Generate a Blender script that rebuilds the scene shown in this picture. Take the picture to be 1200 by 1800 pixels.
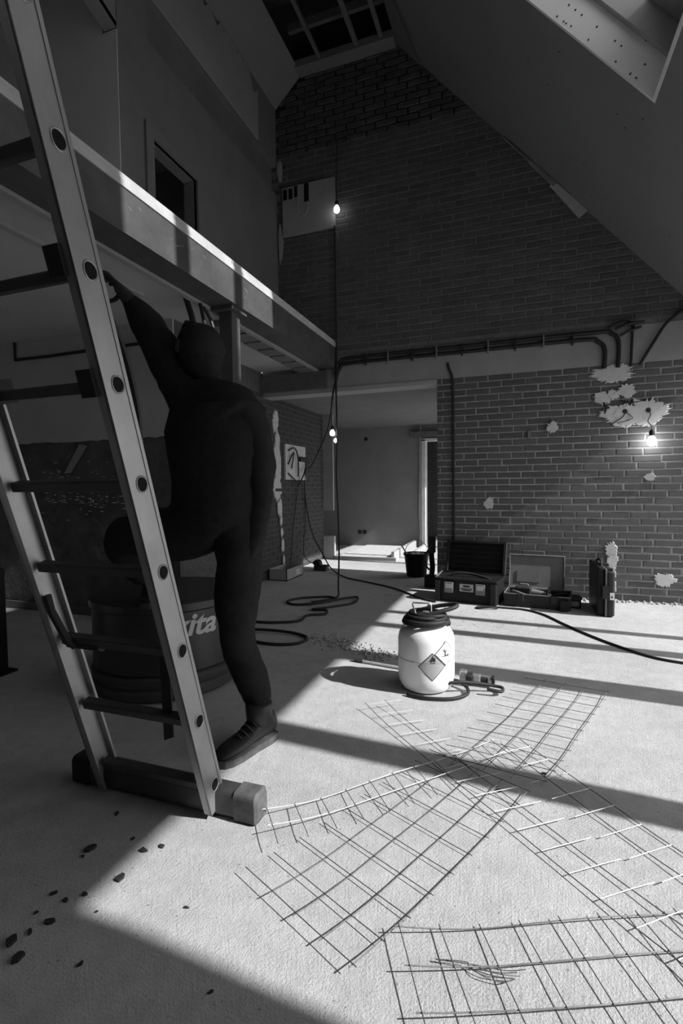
import bpy, bmesh, math, random
from mathutils import Vector, Matrix, noise
random.seed(7)
D = bpy.data
S = bpy.context.scene
C = S.collection
for o in list(D.objects):
    D.objects.remove(o)

# ------------------------------------------------------------------ camera
F_PX, YAW, PITCH, ROLL, CAM_H = 874.0, .34096, -.04829, -.01112, 1.05
fw = Vector((-math.sin(YAW) * math.cos(PITCH), math.cos(YAW) * math.cos(PITCH), math.sin(PITCH)))
rt = Vector((math.cos(YAW), math.sin(YAW), 0))
up = rt.cross(fw)
cr, sr = math.cos(ROLL), math.sin(ROLL)
rt2, up2 = rt * cr + up * sr, up * cr - rt * sr
cd = D.cameras.new('camera')
cd.sensor_fit = 'VERTICAL'
cd.sensor_height = 36
cd.lens = 36 * F_PX / 1800
cd.clip_start = .02
cam = D.objects.new('camera', cd)
C.objects.link(cam)
cam.matrix_world = Matrix(((rt2.x, up2.x, -fw.x, 0), (rt2.y, up2.y, -fw.y, 0), (rt2.z, up2.z, -fw.z, CAM_H), (0, 0, 0, 1)))
S.camera = cam

# ------------------------------------------------------------------ world, sun, exposure
SKY, SUN = 1.85, 7.4
w = D.worlds.new('overcast_sky')
S.world = w
w.use_nodes = True
w.node_tree.nodes['Background'].inputs[0].default_value = (1, 1, 1, 1)
w.node_tree.nodes['Background'].inputs[1].default_value = SKY
sl = D.lights.new('sun', 'SUN')
sl.energy = SUN
sl.angle = math.radians(.9)
sun = D.objects.new('sun', sl)
C.objects.link(sun)
sun.rotation_euler = Vector((-1, .07, -.78)).to_track_quat('-Z', 'Y').to_euler()
sun.location = (6, 2, 6)
S.view_settings.view_transform = 'Standard'
S.view_settings.look = 'None'
S.view_settings.exposure = 0
S.view_settings.gamma = 1
S.view_settings.use_curve_mapping = False
S.cycles.use_denoising = True
S.cycles.max_bounces = 10
S.cycles.diffuse_bounces = 7
S.cycles.sample_clamp_indirect = 4


def portal(x, y0, y1, z0, z1):
    l = D.lights.new('window_portal', 'AREA')
    l.shape = 'RECTANGLE'
    l.size, l.size_y = z1 - z0, y1 - y0
    l.cycles.is_portal = True
    o = D.objects.new('window_portal', l)
    C.objects.link(o)
    o.location = (x, (y0 + y1) / 2, (z0 + z1) / 2)
    o.rotation_euler = (0, math.radians(90), 0)


# ------------------------------------------------------------------ materials
MATS = {}


def mat(name, v, rough=.8, metal=0, nscale=6, namt=.15, bump=0, bscale=60, bdist=.003, spec=.3, v2=None, thr=.5, soft=.1):
    """grey procedural material: base value v modulated by noise; v2 adds a second tone in patches"""
    m = D.materials.new(name)
    m.use_nodes = True
    nt = m.node_tree
    n, l = nt.nodes, nt.links
    b = n['Principled BSDF']
    b.inputs['Roughness'].default_value = rough
    b.inputs['Metallic'].default_value = metal
    b.inputs['Specular IOR Level'].default_value = spec
    tc = n.new('ShaderNodeTexCoord')
    no = n.new('ShaderNodeTexNoise')
    no.inputs['Scale'].default_value = nscale
    no.inputs['Detail'].default_value = 6
    no.inputs['Roughness'].default_value = .65
    l.new(tc.outputs['Object'], no.inputs['Vector'])
    rp = n.new('ShaderNodeValToRGB')
    e = rp.color_ramp.elements
    a = v * (1 - namt)
    c = v * (1 + namt)
    e[0].position, e[1].position = .3, .7
    e[0].color = (a, a, a, 1)
    e[1].color = (c, c, c, 1)
    l.new(no.outputs['Fac'], rp.inputs['Fac'])
    out = rp.outputs['Color']
    if v2 is not None:
        n2 = n.new('ShaderNodeTexNoise')
        n2.inputs['Scale'].default_value = nscale * .6
        n2.inputs['Detail'].default_value = 8
        n2.inputs['Roughness'].default_value = .7
        mp = n.new('ShaderNodeMapping')
        mp.inputs['Location'].default_value = (3.1, 7.7, 1.3)
        l.new(tc.outputs['Object'], mp.inputs['Vector'])
        l.new(mp.outputs['Vector'], n2.inputs['Vector'])
        r2 = n.new('ShaderNodeValToRGB')
        r2.color_ramp.elements[0].position = thr
        r2.color_ramp.elements[1].position = thr + soft
        l.new(n2.outputs['Fac'], r2.inputs['Fac'])
        mx = n.new('ShaderNodeMix')
        mx.data_type = 'RGBA'
        l.new(r2.outputs['Color'], mx.inputs[0])
        l.new(out, mx.inputs[6])
        mx.inputs[7].default_value = (v2, v2, v2, 1)
        out = mx.outputs[2]
    l.new(out, b.inputs['Base Color'])
    if bump:
        nb = n.new('ShaderNodeTexNoise')
        nb.inputs['Scale'].default_value = bscale
        nb.inputs['Detail'].default_value = 5
        l.new(tc.outputs['Object'], nb.inputs['Vector'])
        bp = n.new('ShaderNodeBump')
        bp.inputs['Strength'].default_value = bump
        bp.inputs['Distance'].default_value = bdist
        l.new(nb.outputs['Fac'], bp.inputs['Height'])
        l.new(bp.outputs['Normal'], b.inputs['Normal'])
    MATS[name] = m
    return m


def emis(name, s):
    m = D.materials.new(name)
    m.use_nodes = True
    b = m.node_tree.nodes['Principled BSDF']
    b.inputs['Base Color'].default_value = (.8, .8, .8, 1)
    b.inputs['Emission Color'].default_value = (1, 1, 1, 1)
    b.inputs['Emission Strength'].default_value = s
    MATS[name] = m
    return m


def floor_mat():
    m = D.materials.new('concrete_screed')
    m.use_nodes = True
    nt = m.node_tree
    n, l = nt.nodes, nt.links
    b = n['Principled BSDF']
    b.inputs['Roughness'].default_value = .9
    b.inputs['Specular IOR Level'].default_value = .15
    tc = n.new('ShaderNodeTexCoord')

    def nz(scale, det, rough=.6):
        q = n.new('ShaderNodeTexNoise')
        q.inputs['Scale'].default_value = scale
        q.inputs['Detail'].default_value = det
        q.inputs['Roughness'].default_value = rough
        l.new(tc.outputs['Object'], q.inputs['Vector'])
        return q

    def ramp(src, p0, c0, p1, c1):
        q = n.new('ShaderNodeValToRGB')
        q.color_ramp.elements[0].position, q.color_ramp.elements[1].position = p0, p1
        q.color_ramp.elements[0].color = (c0, c0, c0, 1)
        q.color_ramp.elements[1].color = (c1, c1, c1, 1)
        l.new(src, q.inputs['Fac'])
        return q.outputs['Color']

    def mul(a, c, f=1.0, mode='MULTIPLY'):
        q = n.new('ShaderNodeMix')
        q.data_type = 'RGBA'
        q.blend_type = mode
        if hasattr(f, 'node'):
            l.new(f, q.inputs[0])
        else:
            q.inputs[0].default_value = f
        l.new(a, q.inputs[6])
        l.new(c, q.inputs[7])
        return q.outputs[2]
    big = ramp(nz(1.1, 5).outputs['Fac'], .3, .42, .7, .54)
    mid = ramp(nz(14, 6, .7).outputs['Fac'], .3, .86, .65, 1.05)
    fine = ramp(nz(230, 3, .7).outputs['Fac'], .36, .6, .5, 1.0)
    patch = ramp(nz(1.7, 3).outputs['Fac'], .42, 0, .62, 1)
    col = mul(mul(big, mid), fine, patch)
    # small dark specks
    vo = n.new('ShaderNodeTexVoronoi')
    vo.inputs['Scale'].default_value = 23
    l.new(tc.outputs['Object'], vo.inputs['Vector'])
    sp = ramp(vo.outputs['Distance'], .05, .45, .09, 1)
    col = mul(col, sp, .8)
    l.new(col, b.inputs['Base Color'])
    b1 = n.new('ShaderNodeBump')
    b1.inputs['Strength'].default_value = .6
    b1.inputs['Distance'].default_value = .008
    l.new(nz(42, 6, .7).outputs['Fac'], b1.inputs['Height'])
    b2 = n.new('ShaderNodeBump')
    b2.inputs['Strength'].default_value = .85
    b2.inputs['Distance'].default_value = .005
    l.new(nz(170, 4, .7).outputs['Fac'], b2.inputs['Height'])
    l.new(b1.outputs['Normal'], b2.inputs['Normal'])
    l.new(b2.outputs['Normal'], b.inputs['Normal'])
    MATS['floor'] = m


def glass_mat():
    m = D.materials.new('window_glass')
    m.use_nodes = True
    nt = m.node_tree
    n, l = nt.nodes, nt.links
    t = n.new('ShaderNodeBsdfTransparent')
    t.inputs[0].default_value = (.93, .93, .93, 1)
    g = n.new('ShaderNodeBsdfGlossy')
    g.inputs['Roughness'].default_value = .03
    mx = n.new('ShaderNodeMixShader')
    mx.inputs[0].default_value = .06
    l.new(t.outputs[0], mx.inputs[1])
    l.new(g.outputs[0], mx.inputs[2])
    l.new(mx.outputs[0], n['Material Output'].inputs['Surface'])
    MATS['glass'] = m


floor_mat()
glass_mat()
mat('brick', .096, .85, nscale=9, namt=.15, bump=.4, bscale=90)
mat('brick_pale', .105, .85, nscale=9, namt=.15, bump=.4, bscale=90)
mat('brick_dark', .088, .85, nscale=9, namt=.15, bump=.4, bscale=90)
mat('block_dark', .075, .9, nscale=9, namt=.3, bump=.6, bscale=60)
mat('mortar_upper', .17, .95, nscale=30, namt=.25, bump=.6, bscale=160)  # mortar toned down for the upper brickwork, darker than below
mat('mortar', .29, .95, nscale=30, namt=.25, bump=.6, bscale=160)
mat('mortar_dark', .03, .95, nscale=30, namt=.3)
mat('plaster', .34, .9, nscale=3, namt=.08, bump=.15, bscale=30)
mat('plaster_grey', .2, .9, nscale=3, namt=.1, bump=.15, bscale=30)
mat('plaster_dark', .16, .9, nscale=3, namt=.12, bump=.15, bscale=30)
mat('plasterboard', .2, .9, nscale=2, namt=.06, bump=.1, bscale=40)
mat('plasterboard_pale', .3, .9, nscale=2, namt=.08)
mat('white_plaster', .72, .9, nscale=3, namt=.05, bump=.1, bscale=30)
mat('lining_white', .72, .85, nscale=3, namt=.04)
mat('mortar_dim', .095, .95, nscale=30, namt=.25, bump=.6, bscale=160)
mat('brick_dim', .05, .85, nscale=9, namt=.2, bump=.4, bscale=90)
mat('concrete_pale', .45, .9, nscale=3, namt=.08)
mat('patch', .5, .9, nscale=14, namt=.12, bump=.5, bscale=70)
mat('concrete', .3, .9, nscale=5, namt=.1, bump=.3, bscale=50)
mat('old_wall', .10, .9, nscale=5, namt=.35, bump=.8, bscale=30, bdist=.01, v2=.2, thr=.56, soft=.12)
mat('wood', .5, .7, nscale=7, namt=.15, bump=.2, bscale=40)
mat('wood_dark', .12, .8, nscale=7, namt=.2, bump=.2, bscale=40)
mat('steel_beam', .08, .5, nscale=4, namt=.35, spec=.3, v2=.14, thr=.56, soft=.25)
mat('steel', .4, .35, metal=.7, nscale=20, namt=.1)
mat('aluminium', .36, .42, metal=.65, nscale=10, namt=.1, v2=.22, thr=.66, soft=.1)
mat('aluminium_dull', .085, .5, metal=.5, nscale=10, namt=.15)
mat('black_plastic', .010, .55, nscale=12, namt=.25, spec=.22)
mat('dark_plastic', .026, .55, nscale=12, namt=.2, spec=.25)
mat('grey_plastic', .16, .5, nscale=12, namt=.15, spec=.4)
mat('pale_plastic', .42, .5, nscale=12, namt=.1)
mat('rubber', .022, .6, nscale=16, namt=.2)
mat('rubber_worn', .09, .7, nscale=24, namt=.4)
mat('cloth', .024, .95, nscale=30, namt=.2, bump=.3, bscale=120, spec=.1)
mat('skin', .045, .7, nscale=30, namt=.1)
mat('hair', .012, .8, nscale=60, namt=.3)
mat('boot_leather', .03, .5, nscale=20, namt=.3, spec=.4)
mat('boot_sole', .07, .8, nscale=30, namt=.3)
mat('white_paint', .78, .35, nscale=5, namt=.03, spec=.5)
mat('white_paper', .75, .6, nscale=5, namt=.02)
mat('ink', .02, .6)
mat('label_grey', .33, .6, nscale=20, namt=.05)
mat('wire', .12, .5, metal=.5, nscale=40, namt=.3)
mat('wire_pale', .6, .4, metal=.3, nscale=40, namt=.1)
mat('cardboard', .28, .85, nscale=20, namt=.1)
mat('recess_shade', .008, 1, namt=.1)  # black standing in for the shade inside slots and hollows
mat('insulation', .05, 1, nscale=4, namt=.4, bump=.8, bscale=12, bdist=.02)
mat('drum_paint', .03, .4, nscale=6, namt=.25, spec=.5)
mat('drum_letter', .5, .6)
mat('crumb', .03, .9)
mat('gravel', .34, .95, nscale=40, namt=.3)
mat('outside_ground', .32, .95, nscale=1, namt=.1)
emis('bulb_bright', 45)
emis('bulb_dim', 14)
emis('bulb_faint', 6)
M = MATS

# ------------------------------------------------------------------ helpers
ORG = {}


class MB:
    def __init__(s):
        s.v, s.f = [], []

    def add(s, vs, fs):
        k = len(s.v)
        s.v += [Vector(p) for p in vs]
        s.f += [tuple(i + k for i in f) for f in fs]
        return s

    def box(s, x0, x1, y0, y1, z0, z1):
        return s.hexa([(x0, y0, z0), (x1, y0, z0), (x1, y1, z0), (x0, y1, z0), (x0, y0, z1), (x1, y0, z1), (x1, y1, z1), (x0, y1, z1)])

    def hexa(s, p):
        return s.add(p, [(0, 3, 2, 1), (4, 5, 6, 7), (0, 1, 5, 4), (1, 2, 6, 5), (2, 3, 7, 6), (3, 0, 4, 7)])

    def obox(s, c, ax, ay, az, hx, hy, hz):
        """box centred at c with half sizes along unit axes"""
        c, ax, ay, az = Vector(c), Vector(ax) * hx, Vector(ay) * hy, Vector(az) * hz
        return s.hexa([c + ax * i + ay * j + az * k for i, j, k in ((-1, -1, -1), (1, -1, -1), (1, 1, -1), (-1, 1, -1), (-1, -1, 1), (1, -1, 1), (1, 1, 1), (-1, 1, 1))])

    def rbox(s, c, ax, ay, az, hx, hy, hz, r, n=4):
        """box with rounded vertical corners (around az) and a small top/bottom chamfer"""
        c, ax, ay, az = Vector(c), Vector(ax), Vector(ay), Vector(az)
        pts = []
        for qx, qy, a0 in ((1, 1, 0), (-1, 1, 90), (-1, -1, 180), (1, -1, 270)):
            for i in range(n + 1):
                a = math.radians(a0 + 90 * i / n)
                pts.append((qx * (hx - r) + r * math.cos(a), qy * (hy - r) + r * math.sin(a)))
        ch = min(r * .5, hz * .4)
        N = len(pts)
        vs = []
        for z, k in ((-hz, 1), (-hz + ch, 0), (hz - ch, 0), (hz, 1)):
            for x, y in pts:
                fx = (1 - k * ch / hx)
                fy = (1 - k * ch / hy)
                vs.append(c + ax * (x * fx) + ay * (y * fy) + az * z)
        fs = [tuple(range(N))[::-1], tuple(range(3 * N, 4 * N))]
        for j in range(3):
            for i in range(N):
                fs.append((j * N + i, j * N + (i + 1) % N, (j + 1) * N + (i + 1) % N, (j + 1) * N + i))
        return s.add(vs, fs)

    def tube(s, pts, r, n=8, closed=False, r2=None):
        pts = [Vector(p) for p in pts]
        N = len(pts)
        vs, fs = [], []
        ref = None
        for i, p in enumerate(pts):
            if closed:
                t = pts[(i + 1) % N] - pts[i - 1]
            else:
                t = pts[min(i + 1, N - 1)] - pts[max(i - 1, 0)]
            t.normalize()
            if ref is None:
                ref = Vector((0, 0, 1)) if abs(t.z) < .9 else Vector((1, 0, 0))
            u = (ref - t * ref.dot(t)).normalized()
            ref = u
            v = t.cross(u)
            rr = r if r2 is None else r + (r2 - r) * i / (N - 1)
            for k in range(n):
                a = 2 * math.pi * k / n
                vs.append(p + u * math.cos(a) * rr + v * math.sin(a) * rr)
        for i in range(N if closed else N - 1):
            for k in range(n):
                j = (i + 1) % N
                fs.append((i * n + k, i * n + (k + 1) % n, j * n + (k + 1) % n, j * n + k))
        if not closed:
            fs += [tuple(range(n))[::-1], tuple(range((N - 1) * n, N * n))]
        return s.add(vs, fs)

    def lathe(s, c, prof, n=32, ax=(1, 0, 0), ay=(0, 1, 0), az=(0, 0, 1)):
        c, ax, ay, az = Vector(c), Vector(ax), Vector(ay), Vector(az)
        vs, fs = [], []
        for r, z in prof:
            for k in range(n):
                a = 2 * math.pi * k / n
                vs.append(c + ax * math.cos(a) * r + ay * math.sin(a) * r + az * z)
        for i in range(len(prof) - 1):
            for k in range(n):
                fs.append((i * n + k, i * n + (k + 1) % n, (i + 1) * n + (k + 1) % n, (i + 1) * n + k))
        fs += [tuple(range(n))[::-1], tuple(range((len(prof) - 1) * n, len(prof) * n))]
        return s.add(vs, fs)

    def prism(s, poly, d):
        """poly: 3-D points, extruded by vector d"""
        p = [Vector(q) for q in poly]
        N = len(p)
        d = Vector(d)
        return s.add(p + [q + d for q in p], [tuple(range(N)), tuple(range(N, 2 * N))[::-1]] + [(i, i + N, (i + 1) % N + N, (i + 1) % N) for i in range(N)])

    def quad(s, a, b, c, d):
        return s.add([a, b, c, d], [(0, 1, 2, 3)])

    def build(s, name, m, parent=None, smooth=False, bevel=0):
        o0 = ORG.get(parent.name, Vector()) if parent else Vector()
        me = D.meshes.new(name)
        me.from_pydata([v - o0 for v in s.v], [], s.f)
        bm = bmesh.new()
        bm.from_mesh(me)
        bmesh.ops.recalc_face_normals(bm, faces=bm.faces)
        bm.to_mesh(me)
        bm.free()
        if isinstance(m, str):
            m = M[m]
        me.materials.append(m)
        o = D.objects.new(name, me)
        C.objects.link(o)
        if parent:
            o.parent = parent
        ORG[o.name] = o0
        if smooth:
            for p in me.polygons:
                p.use_smooth = True
            if smooth != 'all':
                md = o.modifiers.new('edges', 'EDGE_SPLIT')
                md.split_angle = math.radians(40)
        if bevel:
            md = o.modifiers.new('bevel', 'BEVEL')
            md.width = bevel
            md.segments = 2
            md.limit_method = 'ANGLE'
        return o


def tag(o, label=None, cat=None, group=None, kind=None):
    if label:
        o['label'] = label
    if cat:
        o['category'] = cat
    if group:
        o['group'] = group
    if kind:
        o['kind'] = kind
    return o


def thing(name, label, cat, loc, group=None):
    o = D.objects.new(name, None)
    o.empty_display_size = .05
    C.objects.link(o)
    o.location = loc
    ORG[o.name] = Vector(loc)
    return tag(o, label, cat, group)


def struct(o):
    o['kind'] = 'structure'
    return o


def smooth_path(pts, n=8):
    """Catmull-Rom through pts"""
    pts = [Vector(p) for p in pts]
    out = []
    for i in range(len(pts) - 1):
        p0, p1, p2, p3 = pts[max(i - 1, 0)], pts[i], pts[i + 1], pts[min(i + 2, len(pts) - 1)]
        for k in range(n):
            t = k / n
            out.append(.5 * ((2 * p1) + (p2 - p0) * t + (2 * p0 - 5 * p1 + 4 * p2 - p3) * t * t + (3 * p1 - p0 - 3 * p2 + p3) * t ** 3))
    out.append(pts[-1])
    return out


def text_mesh(s, size, shear=0, bold=0):
    """flat lettering as (verts, faces) in the XY plane"""
    cu = D.curves.new('lettering', 'FONT')
    cu.body = s
    cu.size = size
    cu.shear = shear
    cu.offset = bold
    o = D.objects.new('lettering', cu)
    C.objects.link(o)
    dg = bpy.context.evaluated_depsgraph_get()
    me = D.meshes.new_from_object(o.evaluated_get(dg))
    vs = [v.co.copy() for v in me.vertices]
    fs = [tuple(p.vertices) for p in me.polygons]
    D.objects.remove(o)
    D.curves.remove(cu)
    D.meshes.remove(me)
    return vs, fs


def blob(c, ax, ay, nrm, rx, ry, t=.008, n=26, rough=.3, seed=0):
    """a ragged flat patch: outline of noise, thickness t along nrm"""
    rnd = random.Random(seed)
    c, ax, ay, nrm = Vector(c), Vector(ax), Vector(ay), Vector(nrm)
    out, inn = [], []
    n = n * 2
    for i in range(n):
        a = 2 * math.pi * i / n
        q = Vector((math.cos(a), math.sin(a), seed * 3.7))
        k = 1 + rough * (noise.noise(q * 1.3) * 1.1 + noise.noise(q * 4.1) * .7 + noise.noise(q * 11) * .5) + (rnd.uniform(.05, .25) if rnd.random() < .12 else 0)
        k2 = max(.3, k - rnd.uniform(.05, .14))
        out.append(c + ax * math.cos(a) * rx * k + ay * math.sin(a) * ry * k)
        inn.append(c + ax * math.cos(a) * rx * k2 + ay * math.sin(a) * ry * k2 + nrm * t)
    m = MB()
    fs = []
    for i in range(n):
        j = (i + 1) % n
        fs += [(i, j, n + j, n + i), (n + i, n + j, 2 * n)]
    m.add(out + inn + [c + nrm * t], fs)
    return m


# ================================================================== SETTING
XR, YB, XL, XS = 1.77, 5.05, -2.5, -2.72      # glazed right wall, back wall, upper left wall, lower side wall
YF = -1.6                                     # wall behind the camera


def roof_z(x):
    return 4.14 - 1.13 * x


RN = Vector((1.13, 0, 1)).normalized()        # outward normal of the right-hand roof
RD = Vector((1, 0, -1.13)).normalized()       # down the slope

# floor: one fine grid near, coarse elsewhere is not needed
fl = struct(MB().box(-6.5, XR + .02, YF - .2, 11.2, -.15, 0).build('floor', 'floor'))
struct(MB().box(XR + .02, 40, -30, 40, -.2, -.03).build('ground', 'outside_ground'))

# ---- back wall (brick)
wb = MB()
wb.box(-.766, XR + .25, YB + .005, YB + .26, 0, 2.12)
wall_back = struct(wb.build('wall_back', 'mortar'))
MB().box(XS, XR + .25, YB + .005, YB + .26, 2.45, 4.63).build('upper_bedding', 'mortar_upper', wall_back)
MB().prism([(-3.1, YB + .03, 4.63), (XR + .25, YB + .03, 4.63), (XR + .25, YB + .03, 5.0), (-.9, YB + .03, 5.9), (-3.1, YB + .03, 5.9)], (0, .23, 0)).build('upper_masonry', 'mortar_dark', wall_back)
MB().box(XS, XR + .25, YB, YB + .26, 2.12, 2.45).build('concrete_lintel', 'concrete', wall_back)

BH, BL, JT, COURSE = .0495, .2065, .0135, .0625


def brick_mesh(l, h, d, seed):
    r = random.Random(seed)
    m = MB()
    e = .004
    j = lambda: r.uniform(-.0022, .0022)
    # front face slightly smaller: worn arrises
    p = [(-l / 2, d, -h / 2), (l / 2, d, -h / 2), (l / 2, d, h / 2), (-l / 2, d, h / 2)]
    q = [(-l / 2 + j(), .003, -h / 2 + j()), (l / 2 + j(), .003, -h / 2 + j()), (l / 2 + j(), .003, h / 2 + j()), (-l / 2 + j(), .003, h / 2 + j())]
    s_ = [(x + (e if x < 0 else -e), 0, z + (e * .8 if z < 0 else -e * .8)) for x, _, z in q]
    m.add(p + q + s_, [(0, 1, 5, 4), (1, 2, 6, 5), (2, 3, 7, 6), (3, 0, 4, 7), (4, 5, 9, 8), (5, 6, 10, 9), (6, 7, 11, 10), (7, 4, 8, 11), (8, 9, 10, 11)])
    return m


def inside_back(x, z):
    if x > XR or z > 5.45:
        return False
    if z > roof_z(x) + .16:
        return False
    if z > 5.43 + 1.17 * (x + 2.2) + .05:
        return False
    return x > XL - .02 or z < 4.0


bricks = []
row = 0
z = .031
while z < 5.5:
    if z < 2.1 or z > 2.48:
        x = -2.8 + (row % 2) * .11 + random.uniform(-.015, .015)
        while x < XR:
            l = BL + random.uniform(-.006, .006)
            cx = x + l / 2
            x0, x1 = x, x + l
            if z < 2.1:
                x0 = max(x0, -.766)
                x1 = min(x1, XR)
            if x1 - x0 > .022 and inside_back((x0 + x1) / 2, z):
                bricks.append(((x0 + x1) / 2, z, x1 - x0))
            x = x1 + JT if x1 > x0 else x + l + JT
    z += COURSE
    row += 1


def brick_px(b):
    v = Vector((b[0], YB, b[1] - CAM_H))
    d = v.dot(fw)
    px, py = 600 + F_PX * v.dot(rt2) / d, 900 - F_PX * v.dot(up2) / d
    return d if (-20 < px < 1210 and b[1] < 2.1) else 99 + d


bricks.sort(key=brick_px)
KINDS = [[brick_mesh(BL, BH, .012, k).build('brick', ('brick', 'brick_pale', 'brick_dark')[k % 3], wall_back) for k in range(9)]][0]
protos = [o.data for o in KINDS]
for o in KINDS:
    D.objects.remove(o)
rest = {0: MB(), 1: MB(), 2: MB(), 3: MB()}
for i, (x, z, l) in enumerate(bricks):
    rr = random.Random(i)
    dy = rr.uniform(-.002, .0025)
    if i < 300:
        o = D.objects.new('brick', protos[rr.randrange(9)])
        C.objects.link(o)
        o.parent = wall_back
        o.location = (x, YB - .001 + dy, z)
        o.scale = (l / BL, 1, 1)
        o.rotation_euler = (0, rr.uniform(-.008, .008), 0)
    else:
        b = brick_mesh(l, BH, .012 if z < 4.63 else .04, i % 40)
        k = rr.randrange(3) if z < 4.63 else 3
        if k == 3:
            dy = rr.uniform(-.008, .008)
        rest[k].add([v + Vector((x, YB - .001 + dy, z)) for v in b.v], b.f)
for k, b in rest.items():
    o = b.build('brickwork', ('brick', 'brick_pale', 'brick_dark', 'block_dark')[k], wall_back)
    o['kind'] = 'stuff'

# plaster patches on the pillar (parts of the wall)
for i, (x, z, rx, rz) in enumerate([(.80, 2.04, .17, .075), (.70, 1.83, .068, .06), (.80, 1.86, .05, .04), (.90, 1.88, .065, .055), (.86, 1.67, .15, .085), (1.06, 1.68, .14, .11), (.93, 1.66, .12, .10),
                                    (.30, 1.585, .048, .055), (-.27, .88, .05, .055), (1.22, .21, .07, .06), (.80, .46, .05, .07), (.81, .36, .04, .07), (.80, .25, .045, .07), (.80, .13, .045, .07), (1.09, 1.115, .05, .035)]):
    blob((x, YB - .004 - .0011 * (i % 8), z), (1, 0, 0), (0, 0, 1), (0, -1, 0), rx, rz, .009, n=52, rough=.38, seed=i).build('plaster_patch', 'patch' if i != 14 else 'plaster', wall_back)
# chases and wires in the patches
for pts, r in [([(.90, YB - .012, 1.74), (.88, YB - .02, 1.66), (.80, YB - .02, 1.60)], .004), ([(.88, YB - .02, 1.70), (.95, YB - .03, 1.64), (.90, YB - .02, 1.615), (.83, YB - .02, 1.60)], .0025),
               ([(.72, YB - .012, 1.79), (.74, YB - .02, 1.74), (.73, YB - .012, 1.69)], .008), ([(.85, YB - .012, 1.80), (.95, YB - .016, 1.775), (1.05, YB - .012, 1.79), (1.12, YB - .012, 1.795)], .006)]:
    MB().tube(smooth_path(pts, 5), r, 6).build('wire_end', 'rubber', wall_back)
for x, z in [(.89, 1.70), (1.07, 1.70)]:
    MB().lathe((x, YB - .016, z), [(.022, 0), (.02, .006), (.004, .007)], 12, (1, 0, 0), (0, 0, 1), (0, -1, 0)).build('wire_outlet', 'rubber', wall_back)
MB().box(.085, .112, YB - .02, YB, 1.50, 1.57).build('wall_plug', 'grey_plastic', wall_back)

# wooden and concrete strips around the opening
lo = MB()
lo.box(XS, -.766, YB - .01, YB + .20, 2.075, 2.118)
struct(lo.build('trim_1', 'plaster'))
lo = MB()
lo.box(XS, -1.93, YB - .06, YB - .002, 2.118, 2.30)
struct(lo.build('trim_2', 'wood_dark'))

# ---- right-hand roof with the skylight hole
SK_X0, SK_X1 = -.20, .748       # along the slope, measured in x on the inner face
SK_Y0, SK_Y1 = 1.80, 3.49
T = .30


def roof_slab(m, x0, x1, y0, y1, t0=0.0, t1=T):
    a0, a1 = Vector((x0, 0, roof_z(x0))), Vector((x1, 0, roof_z(x1)))
    ps = []
    for a in (a0, a1):
        for y in (y0, y1):
            for t in (t0, t1):
                ps.append(a + Vector((0, y, 0)) + RN * t)
    return m.hexa([ps[0], ps[4], ps[6], ps[2], ps[1], ps[5], ps[7], ps[3]])


r = MB()
RX0, RX1 = -1.16, XR - .02
FILL_Y0, FILL_Y1 = -1.25, .42      # unseen second roof opening, added for fill light on the gallery
roof_slab(r, RX0, RX1, YF - .2, FILL_Y0)
roof_slab(r, RX0, SK_X0, FILL_Y0, FILL_Y1)
roof_slab(r, SK_X1, RX1, FILL_Y0, FILL_Y1)
roof_slab(r, RX0, RX1, FILL_Y1, SK_Y0)
roof_slab(r, RX0, RX1, SK_Y1, YB + .03)
roof_slab(r, RX0, SK_X0, SK_Y0, SK_Y1)
roof_slab(r, SK_X1, RX1, SK_Y0, SK_Y1)
ceil_r = struct(r.build('ceiling', 'plasterboard'))
# skylight: lining boards (reveal), frame, bars, panes
sk = thing('window_1', 'roof window high in the right-hand slope with pale lining boards', 'window', (.3, 2.6, 3.8))
struct(sk)
for nm, (x0, x1, y0, y1) in (('lining_board', (SK_X0, SK_X1, SK_Y1 - .018, SK_Y1 - .001)), ('lining_board', (SK_X0, SK_X1, SK_Y0 + .001, SK_Y0 + .018)),
                             ('lining_board', (SK_X1 - .014, SK_X1 - .001, SK_Y0 + .018, SK_Y1 - .018)), ('lining_board', (SK_X0 + .001, SK_X0 + .014, SK_Y0 + .018, SK_Y1 - .018))):
    roof_slab(MB(), x0, x1, y0, y1, -.004, T).build(nm, 'lining_white', sk)
fr = MB()
roof_slab(fr, SK_X0 + .015, SK_X0 + .05, SK_Y0 + .018, SK_Y1 - .018, T - .11, T + .05)
roof_slab(fr, SK_X1 - .05, SK_X1 - .015, SK_Y0 + .018, SK_Y1 - .018, T - .11, T + .05)
roof_slab(fr, SK_X1 - .30, SK_X1 - .05, SK_Y0 + .018, SK_Y1 - .018, T + .03, T + .05)  # added opaque strip, blocks sun that would reach the floor at left
roof_slab(fr, SK_X0 + .05, SK_X1 - .05, SK_Y1 - .055, SK_Y1 - .018, T - .11, T + .05)
roof_slab(fr, SK_X0 + .05, SK_X1 - .05, SK_Y0 + .018, SK_Y0 + .055, T - .11, T + .05)
fr.build('window_frame', 'plaster', sk)
for y0, y1 in ((2.25, 2.38), (2.87, 2.98)):
    roof_slab(MB(), SK_X0 + .05, SK_X1 - .05, y0, y1, T - .05, T + .04).build('glazing_bar', 'plaster', sk)
for y0, y1 in ((SK_Y0 + .055, 2.25), (2.38, 2.87), (2.98, SK_Y1 - .055)):
    roof_slab(MB(), SK_X0 + .05, SK_X1 - .05, y0, y1, T + .01, T + .018).build('pane', 'glass', sk)
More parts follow.
